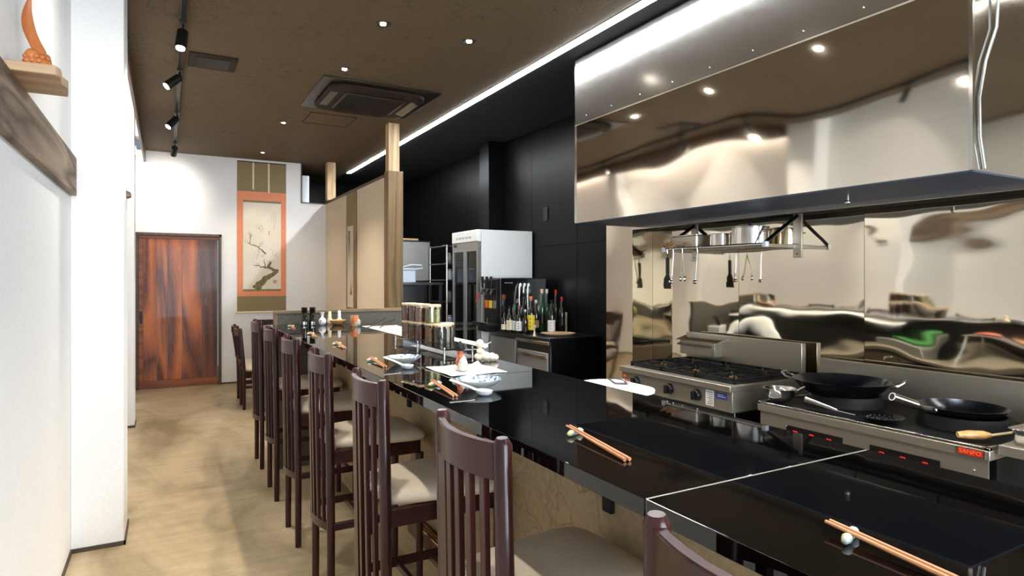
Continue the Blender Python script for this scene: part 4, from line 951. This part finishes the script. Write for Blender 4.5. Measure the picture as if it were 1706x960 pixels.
def wokpan(name, x, y, z, r, dpt, m, label, kind):
    t = thing(name, label, 'wok', (x, y, z))
    prof = [(0,0)]+[(r*math.sin(a), dpt*(1-math.cos(a))/(1-math.cos(1.15))*1.0) for a in [1.15*k/9*1.0 for k in range(1,10)]]
    s = r/prof[-1][0]; prof = [(p*s, q) for p, q in prof]; inner = [(max(0,p-.002), q+.003) for p, q in prof[::-1]]
    B().lathe(prof+[(r+.003,dpt+.002)]+inner, (x,y,z), 36).build('pan', m, t, smooth=60)
    if kind == 2:
        for sx_2, sy_2 in ((-.35,.94),(.35,-.94)):
            c = Vector((x+sx_2*r, y+sy_2*r, z+dpt-.012)); d = Vector((sx_2,sy_2,0)); e = Vector((-sy_2,sx_2,0)); up = Vector((0,0,1))
            B().tube([c-e*.045, c-e*.05+d*.03+up*.012, c-e*.03+d*.055+up*.03, c+e*.03+d*.055+up*.03, c+e*.05+d*.03+up*.012, c+e*.045],.006,8).build('loop_handle', 'steelY', t)
    else:
        d = Vector(kind).normalized(); c = Vector((x,y,z+dpt-.012))+d*(r-.01)
        B().tube([c, c+d*.05+Vector((0,0,.012)), c+d*.10+Vector((0,0,.035))],[.028,.020,.016],12,ry=.6).build('handle_root', 'steelY', t)
        h0 = c+d*.08+Vector((0,0,.028)); h1 = c+d*.20+Vector((0,0,.068)); ax = (h1-h0).normalized()
        b = B().tube([h0,h1],.0185,18,caps=False).tube([h1,h0],.0155,18,caps=False); b.build('tube_handle', 'steelY', t)
        B().tube([h1-ax*.004,h1+ax*.001],.0175,18).build('handle_end', 'wlabel', t)
        B().tube([h1,h1+ax*.0015],.0135,18).build('handle_bore', 'dark', t)
    return t
wokpan('wok', 3.10, 2.03, KZ+.006, .232, .112, 'wok', 'large black two-handled wok sitting on the far burner', 2)
wokpan('wok', 3.10, 1.46, KZ+.006, .17, .075, 'wok', 'smaller steel wok with a thick tubular handle on the near burner', (-1,.32,0))
bw = thing('steel_bowl', 'small polished steel bowl holding a ladle, on the wok stove corner', 'bowl', (2.835, 2.195, KZ))
B().lathe([(.035,0),(.045,.003),(.072,.035),(.082,.07),(.086,.072),(.080,.072),(.070,.036),(.04,.006),(0,.005)], (2.835,2.195,KZ), 30).build('bowl_body', 'steelY', bw, smooth=50)
B().tube([(2.845,2.16,KZ+.02),(2.855,2.12,KZ+.06),(2.865,2.07,KZ+.095)],.006,8).build('ladle_handle', 'steelY', bw)
st = thing('wok_ladle', 'perforated wok skimmer with a steel tube handle lying along the stove front', 'skimmer', (2.82, 1.9, KZ))
B().tube([(2.805,2.02,KZ+.045),(2.815,1.86,KZ+.015)],[.017,.010],14).build('tube_handle', 'steelY', st)
B().tube([(2.815,1.86,KZ+.015),(2.83,1.78,KZ+.008)],.005,8).build('neck', 'steelY', st)
b = B(); prv = B().lathe([(0,.002),(.05,.004),(.085,.016),(.09,.020),(.086,.020),(.05,.007),(0,.005)], (2.87,1.68,KZ-.001), 28); prv.build('skimmer_dish', 'darksteel', st, smooth=50)
b = B()
for r_, n_ in ((.02,6),(.04,12),(.06,18)):
    for k in range(n_): a = 2*PI*k/n_; b.lathe([(.0035,0),(.0035,.001)], (2.87+r_*math.cos(a),1.68+r_*math.sin(a),KZ+.0045+(r_-.04)*.25*(r_>.04)+.001),8)
o = b.build('perforations', 'greyal', st); o['kind'] = 'stuff'
wt = thing('oil_brush', 'wooden-handled tool lying at the near corner of the wok stove', 'utensil', (2.86, 1.25, KZ))
B().tube([(2.80,1.335,KZ+.018),(2.83,1.31,KZ+.02),(2.87,1.275,KZ+.02),(2.89,1.258,KZ+.02)],[.012,.018,.018,.010],12).build('handle', 'bambo', wt)
B().tube([(2.89,1.258,KZ+.02),(3.00,1.20,KZ+.035)],.006,8).build('shaft', 'lid', wt)
# steel side table with hotel pans
stb = thing('steel_side_table', 'steel side table to the right of the wok stove', 'table', (3.1, .8, 0))
B().box(2.78, .10, .775, 3.44, 1.185, .815).build('tabletop', 'steel', stb, bevel=.003)
for x in (2.90, 3.38):
    for y in (.16, 1.09): B().tube([(x,y,0),(x,y,.775)],.019,12).build('leg', 'steel', stb)
def hpan(x0,y0,x1,y1,z,label):
    t = thing('hotel_pan', label, 'pan', ((x0+x1)/2,(y0+y1)/2,z), 0, 'steel pans on the side table')
    B().prism(rrect(x0+.012,y0+.012,x1-.012,y1-.012,.02), 'z', z, z+.003).build('pan_floor', 'steel', t)
    b = B()
    o_, i_ = rrect(x0,y0,x1,y1,.025), rrect(x0+.012,y0+.012,x1-.012,y1-.012,.02); n = len(o_)
    vs = [(p[0],p[1],z) for p in i_]+[(p[0],p[1],z+.062) for p in rrect(x0+.005,y0+.005,x1-.005,y1-.005,.022)]+[(p[0],p[1],z+.065) for p in rrect(x0-.006,y0-.006,x1+.006,y1+.006,.028)]
    fs = [(k*n+i,k*n+(i+1)%n,(k+1)*n+(i+1)%n,(k+1)*n+i) for k in range(2) for i in range(n)]
    b.add(vs, fs).build('pan_wall', 'steelY', t, solid=.002, smooth=60); return t
hpan(2.805, .70, 3.03, 1.165, .815, 'steel pan at the front of the side table, near the wok stove')
hpan(3.10, .70, 3.33, 1.165, .815, 'steel pan farther back on the side table')

# ------------------------------------------------------------------ drinks area: bar cabinet, cooler, dispenser, bottles
BX = 3.05; BZ = .90
bc = thing('back_bar', 'dark back bar counter along the black wall with grey cabinet fronts', 'bar cabinet', (3.3, 5.4, 0))
B().box(BX, 4.80, .87, 3.63, 6.03, BZ).build('bar_top', 'darksteel', bc, bevel=.003)
B().box(BX+.02, 5.42, .08, 3.62, 6.02, .87).build('cabinet_body', 'darksteel', bc, smooth=0)
B().box(BX+.005, 5.44, .10, BX+.02, 6.0, .84).build('cabinet_door', 'greyal', bc, bevel=.003)
uc = thing('undercounter_cooler', 'undercounter cooler with grey door and steel edge at the near end of the back bar', 'cooler', (3.3, 5.1, 0))
B().box(BX+.02, 4.81, .0, 3.62, 5.41, .868).build('cooler_body', 'darksteel', uc, bevel=.003)
B().box(BX-.005, 4.83, .06, BX+.018, 5.39, .76).build('cooler_door', 'greyal', uc, bevel=.005)
B().box(BX-.012, 4.84, .70, BX-.005, 5.38, .735).build('door_handle', 'steelY', uc, bevel=.002)
B().box(BX-.008, 4.80, .835, BX-.001, 5.42, .866).build('steel_edge', 'steelY', uc, bevel=.002)
fr = thing('display_fridge', 'tall white glass-door display fridge beside the back bar', 'fridge', (3.28, 6.4, 0))
FX0, FX1, FY0, FY1, FZ = 2.93, 3.62, 6.06, 6.74, 1.98
B().box(FX0+.05, FY0, 0, FX1, FY0+.04, FZ).box(FX0+.05, FY1-.04, 0, FX1, FY1, FZ).box(FX1-.04, FY0+.04, 0, FX1, FY1-.04, FZ).box(FX0+.05, FY0+.04, 0, FX1-.04, FY1-.04, .15).box(FX0+.05, FY0+.04, 1.80, FX1-.04, FY1-.04, FZ).build('cabinet', 'fridge', fr, smooth=0)
B().box(FX0, FY0, 1.85, FX0+.05, FY1, FZ).build('header', 'fridge', fr, bevel=.008)
b = B()
for k, l_ in enumerate((.035,.02,.03,.015,.03,.025,.035,.02,.03)): b.box(FX0-.0008, 6.22+k*.045, 1.89+.006*(k%2), FX0, 6.22+k*.045+l_, 1.912)
o = b.build('header_print', 'greyal', fr, smooth=0); o['kind'] = 'stuff'
B().box(FX0+.006, FY0, 1.79, FX0+.05, FY1, 1.85).build('control_strip', 'greyal', fr, smooth=0)
B().box(FX0+.003, FY1-.13, 1.805, FX0+.006, FY1-.05, 1.835).build('display', 'dark', fr, smooth=0)
B().box(FX0, FY0, .0, FX0+.05, FY1, .15).build('kick_panel', 'greyal', fr, smooth=0)
B().box(FX1-.06, FY0+.04, .15, FX1-.042, FY1-.04, 1.79).build('inner_back', 'fgl', fr, smooth=0)
for k, (a, c) in enumerate(((FY0, 6.40),(6.40, FY1))):
    d_ = B().box(FX0+.008, a, .15, FX0+.035, a+.035, 1.79).box(FX0+.008, c-.035, .15, FX0+.035, c, 1.79).box(FX0+.008, a+.035, .15, FX0+.035, c-.035, .19).box(FX0+.008, a+.035, 1.75, FX0+.035, c-.035, 1.79).build('door_frame', 'greyal', fr, smooth=0)
    B().box(FX0+.018, a+.035, .19, FX0+.024, c-.035, 1.75).build('pane', 'doorglass', d_, smooth=0)
for z in (.55,.9,1.2,1.5): B().box(FX0+.08, FY0+.045, z, FX1-.07, FY1-.045, z+.008).build('fridge_shelf', 'greyal', fr, smooth=0)
def simple_bottle(x, y, z, r, h, m, label, group, lab=None, cap='dark', capc=None, name='wine_bottle', labr=None):
    t = thing(name, label, 'bottle', (x,y,z), 0, group)
    B().lathe([(r-.003,0),(r,.004),(r,h*.55),(r*.85,h*.63),(r*.36,h*.73),(r*.33,h*.93)], (x,y,z), 18).build('bottle_body', m, t, smooth=50)
    B().lathe([(r*.37,h*.90),(r*.40,h*.905),(r*.40,h*.995),(r*.3,h)], (x,y,z), 14).build('cap', cap, t, smooth=50)
    if lab:
        z0, z1, lm = lab; b = B(); n = 12; vs = []
        for i in range(n+1):
            a = math.radians(150+150*i/n); vs += [(x+(r+.0008)*math.cos(a), y+(r+.0008)*math.sin(a), z+h*z0), (x+(r+.0008)*math.cos(a), y+(r+.0008)*math.sin(a), z+h*z1)]
        b.add(vs, [(2*i,2*i+2,2*i+3,2*i+1) for i in range(n)]); b.build('bottle_label', lm, t)
        if labr:
            b = B()
            for q in range(3):
                a = math.radians(228); px_, py_ = x+(r+.0016)*math.cos(a), y+(r+.0016)*math.sin(a); zz = z+h*(z0+(z1-z0)*(.25+.25*q))
                tv = Vector((-math.sin(a), math.cos(a), 0)); b.tube([Vector((px_,py_,zz))-tv*.010, Vector((px_,py_,zz))+tv*.010],.0016,4).tube([(px_,py_,zz-.009),(px_,py_,zz+.009)],.0016,4)
            b.build('label_print', labr, t)
    return t
sp = random.Random(5)
for zi, z in enumerate((.558,.908,1.208,1.508)):
    for k in range(5):
        simple_bottle(3.06+.03*(k%2), 6.16+k*.12, z, .032, .23, ['btlg','btl','btlg','celadon','btl'][(k+zi)%5], ['nearest','second nearest','middle','second farthest','farthest'][k]+' bottle on the '+['bottom','second lowest','third lowest','top'][zi]+' shelf of the display fridge', 'bottles inside the display fridge', name='fridge_bottle')
# beer dispenser
bd = thing('beer_dispenser', 'black and steel beer dispenser with three black tap handles', 'dispenser', (3.25, 5.8, BZ))
B().box(3.00, 5.66, BZ, 3.55, 5.98, 1.455).build('dispenser_body', 'darksteel', bd, bevel=.006)
B().box(3.005, 5.652, BZ+.005, 3.545, 5.66, 1.445).build('side_panel', 'hoodside', bd, smooth=0)
B().box(2.965, 5.68, .98, 3.00, 5.96, 1.44).build('front_panel', 'blackpl', bd, bevel=.004)
B().box(2.84, 5.66, .955, 3.00, 5.98, .985).box(2.835, 5.655, .985, 2.85, 5.985, 1.0).build('drip_tray', 'blackpl', bd, bevel=.006)
B().box(2.88, 5.70, .90, 3.0, 5.94, .955).build('tray_bracket', 'blackpl', bd, smooth=0)
for k, y in enumerate((5.92,5.82,5.72)):
    B().tube([(2.965,y,1.33),(2.93,y,1.33),(2.915,y,1.28)],[.016,.018,.010],10).build('tap', 'dark', bd)
    B().tube([(2.93,y,1.345),(2.928,y,1.37),(2.925,y,1.47)],[.008,.013,.015],10).build('tap_handle', 'blackpl', bd)
for k, (y, m) in enumerate(((5.90,'orange'),(5.81,'yellow'),(5.72,'greyal'))): B().box(2.96, y-.035, 1.14, 2.965, y+.035, 1.22).build('beer_label', m, bd, bevel=.003)
B().tube([(2.905,5.965,1.30),(2.88,5.98,1.20)],[.01,.007],8).build('red_lever', 'redpl', bd)
b = B()
for k in range(5): b.box(3.05+.02*k, 5.650, 1.40, 3.057+.02*k, 5.652, 1.408)
b.build('indicator_lights', 'wlabel', bd, smooth=0)
for k in range(3):
    B().tube([(3.20+.05*k,5.60,1.0),(3.195+.05*k,5.61,1.25),(3.205+.05*k,5.62,1.36),(3.22+.05*k,5.63,1.39),(3.235+.05*k,5.64,1.37)],[.006,.006,.010,.013,.008],8).build('white_hose', 'board', bd)
tag(B().prism([(2.90,5.77),(2.905,5.76),(2.915,5.79)], 'z', .985, 1.04).build('leaf_card', 'green', smooth=0), 'small green card standing on the beer dispenser drip tray', 'card')
GB = 'bottles on the back bar'
def P_(px, y):  # x on the line of the photo column px at depth y (plain numbers, evaluated once)
    r = (px-853)/1040; return y*(.4848+.8746*r)/(.8746-.4848*r)
BO = [(849,5.52,.034,.27,'btl',(.12,.48,'label'),'blackpl','dark bottle with cream label at the left end of the bottles','inklight'),
      (858,5.50,.032,.28,'btl',(.10,.44,'wlabel'),'green','dark bottle with white brush-lettered label and green cap','dark'),
      (865,5.42,.032,.28,'btl',(.10,.44,'wlabel'),'rust','dark bottle with white brush-lettered label beside the green-capped one','dark'),
      (875,5.36,.030,.24,'btl',(.10,.3,'dark'),'celadon','short unlabelled black bottle left of the yellow-labelled one',None),
      (885,5.36,.040,.37,'btl',(.10,.50,'yellow'),'orange','large bottle with a bright yellow label and orange cap','dark'),
      (893,5.46,.034,.33,'btl',(.15,.38,'olive'),'label','dark bottle with olive label right of the yellow-labelled one',None),
      (903,5.50,.036,.44,'btlg',(.2,.4,'dark'),'label','tall green bottle with cream cap, left of two tall ones',None),
      (911,5.48,.036,.44,'btlg',(.2,.4,'dark'),'label','tall green bottle with cream cap, right of two tall ones',None),
      (919,5.30,.040,.33,'btl',(.06,.40,'wlabel'),'blackpl','dark wine bottle with a large white label behind the tray','inklight'),
      (926,5.50,.034,.43,'btl',(.2,.4,'dark'),'redpl','tall dark bottle with red collar behind the white-labelled wine',None),
      (936,5.34,.036,.36,'btl',(.2,.4,'dark'),'redpl','dark bottle with a red top and pale stopper, right end of the bottles',None),
      (873,5.56,.034,.40,'btl',(.2,.4,'dark'),'dark','tall black bottle standing behind the yellow-labelled one',None),
      (840,5.58,.030,.22,'btl',(.15,.4,'label'),'blackpl','short dark bottle tight against the dispenser side',None),]
for px, y, r, h, m, lab, cap, lb, pr in BO: simple_bottle(P_(px, y), y, BZ, r, h, m, lb, GB, lab, cap, labr=pr)
tag(B().lathe([(.02,0),(.15,.004),(.165,.014),(.168,.020),(.160,.019),(.14,.010),(0,.008)], (3.335,5.10,BZ), 32).build('round_tray', 'shelf', smooth=50), 'round brown serving tray on the back bar', 'tray')
tag(B().lathe([(.018,0),(.012,.01),(.006,.05),(.004,.065),(.012,.072),(.014,.10)], (3.09,5.13,BZ), 14).build('jigger', 'label', smooth=50), 'small pale cone-shaped jigger in front of the yellow-labelled bottle', 'jigger')
tag(B().lathe([(.03,0),(.032,.004),(.032,.19),(.034,.20),(.029,.198),(.028,.01),(0,.008)], (3.585,5.36,BZ), 20).build('glass_pitcher', 'label', smooth=50), 'tall pale cylinder pitcher at the right end of the back bar', 'pitcher')
# ------------------------------------------------------------------ kitchen back
kf = thing('steel_refrigerator', 'large dark steel refrigerator at the back of the kitchen, behind the timber post', 'refrigerator', (2.65, 8.0, 0))
B().box(2.32, 7.66, .10, 3.03, 8.35, 1.94).build('cabinet', 'darksteel', kf, bevel=.006)
B().box(2.34, 7.645, 1.42, 3.01, 7.66, 1.92).build('upper_door', 'greyal', kf, bevel=.004); B().box(2.34, 7.645, .12, 3.01, 7.66, 1.36).build('lower_door', 'darksteel', kf, bevel=.004)
for x in (2.38,2.97):
    for y in (7.72,8.29): B().tube([(x,y,0),(x,y,.10)],.02,8).build('foot', 'steel', kf)
kf.children[1].data.materials[0] = M['dgrey'] = mat('dark_grey_metal', (.13,.13,.135), .45, metal=.5)
shf = thing('steel_shelf_table', 'narrow dark steel shelf stand in front of the back refrigerator', 'shelf', (2.6, 7.35, 0))
B().box(2.30, 7.15, 1.37, 3.0, 7.55, 1.40).build('top_shelf', 'darksteel', shf, bevel=.003)
B().box(2.30, 7.15, .80, 3.0, 7.55, .83).build('lower_shelf', 'steel', shf, bevel=.003)
for x in (2.33,2.97):
    for y in (7.18,7.52): B().box(x-.015,y-.015,0,x+.015,y+.015,1.37).build('leg', 'darksteel', shf)
bk = thing('plastic_bucket', 'white translucent plastic bucket with lid handle on the dark kitchen shelf', 'bucket', (2.60, 7.33, 1.40))
B().prism(rrect(2.42,7.24,2.68,7.44,.03), 'z', 1.40, 1.555).build('bucket_body', 'bucket', bk, bevel=.006)
B().prism(rrect(2.41,7.23,2.70,7.45,.03), 'z', 1.555, 1.572).build('rim', 'bucket', bk, bevel=.003)
B().tube([(2.45,7.25,1.57),(2.6,7.22,1.615),(2.74,7.23,1.61),(2.76,7.25,1.575),(2.70,7.26,1.565)],.008,8).build('handle', 'bucket', bk)
tag(B().tube([(2.35,7.3,.86),(2.6,7.35,.86),(2.9,7.3,.86)],.03,10).build('rolled_towel', 'greyal', smooth=60), 'grey rolled bundle on the lower kitchen shelf', 'bundle')
for (x,y) in ((2.76,7.25),): pass
ub = thing('wall_shelf', 'high wooden kitchen shelf plank holding a pot, beside the timber post', 'shelf', (2.6, 8.0, 1.94))
B().box(2.34, 7.66, 1.94, 2.86, 8.0, 1.965).build('plank', 'shelf', ub, bevel=.003)
pot(2.62, 7.82, .10, .12, 'steel pot on the high wooden kitchen shelf', False, 1, 'stock_pot', 1.965)
tag(B().lathe([(.08,0),(.14,.02),(.145,.028),(.137,.027),(.07,.008),(0,.006)], (2.74,7.82,1.965), 24).build('steel_basin', 'steelY', smooth=50), 'shallow steel basin on the high wooden kitchen shelf', 'basin') if False else None
rr_ = thing('storage_rack', 'open steel storage rack stacked with containers between the refrigerators', 'rack', (3.3, 7.4, 0))
for x in (3.0,3.58):
    for y in (7.05,7.60): B().tube([(x,y,0),(x,y,1.86)],.013,8).build('rack_post', 'steelY', rr_)
RS = (.35,.85,1.15,1.42,1.62,1.84)
for z in RS: B().box(2.99, 7.04, z, 3.59, 7.61, z+.015).build('rack_shelf', 'darksteel', rr_, bevel=.002)
k = 0
for z in RS[1:5]:
    for j, x in enumerate((3.06,3.17,3.28,3.40)):
        k += 1; m = ['board','yellow','blue','bucket','red','label','dark','greyal'][(k*3) % 8]
        tag(B().lathe([(.035,0),(.038,.004),(.038,.10),(.030,.105),(.030,.13),(0,.13)], (x,7.12+.02*(j%2),z+.015),14).build('container', m, smooth=50), ['left end','middle left','middle right','right end'][j]+' container on the '+['lowest','second','third','topmost'][RS.index(z)-1]+' loaded shelf of the storage rack', 'container', 'containers on the storage rack')
ob = tag(B().prism(rrect(1.78,9.75,1.90,9.95,.03), 'z', 0, 3.0).build('white_pipe', 'board', smooth=40), 'white pipe casing seen through the small opening high in the far wall', 'pipe')
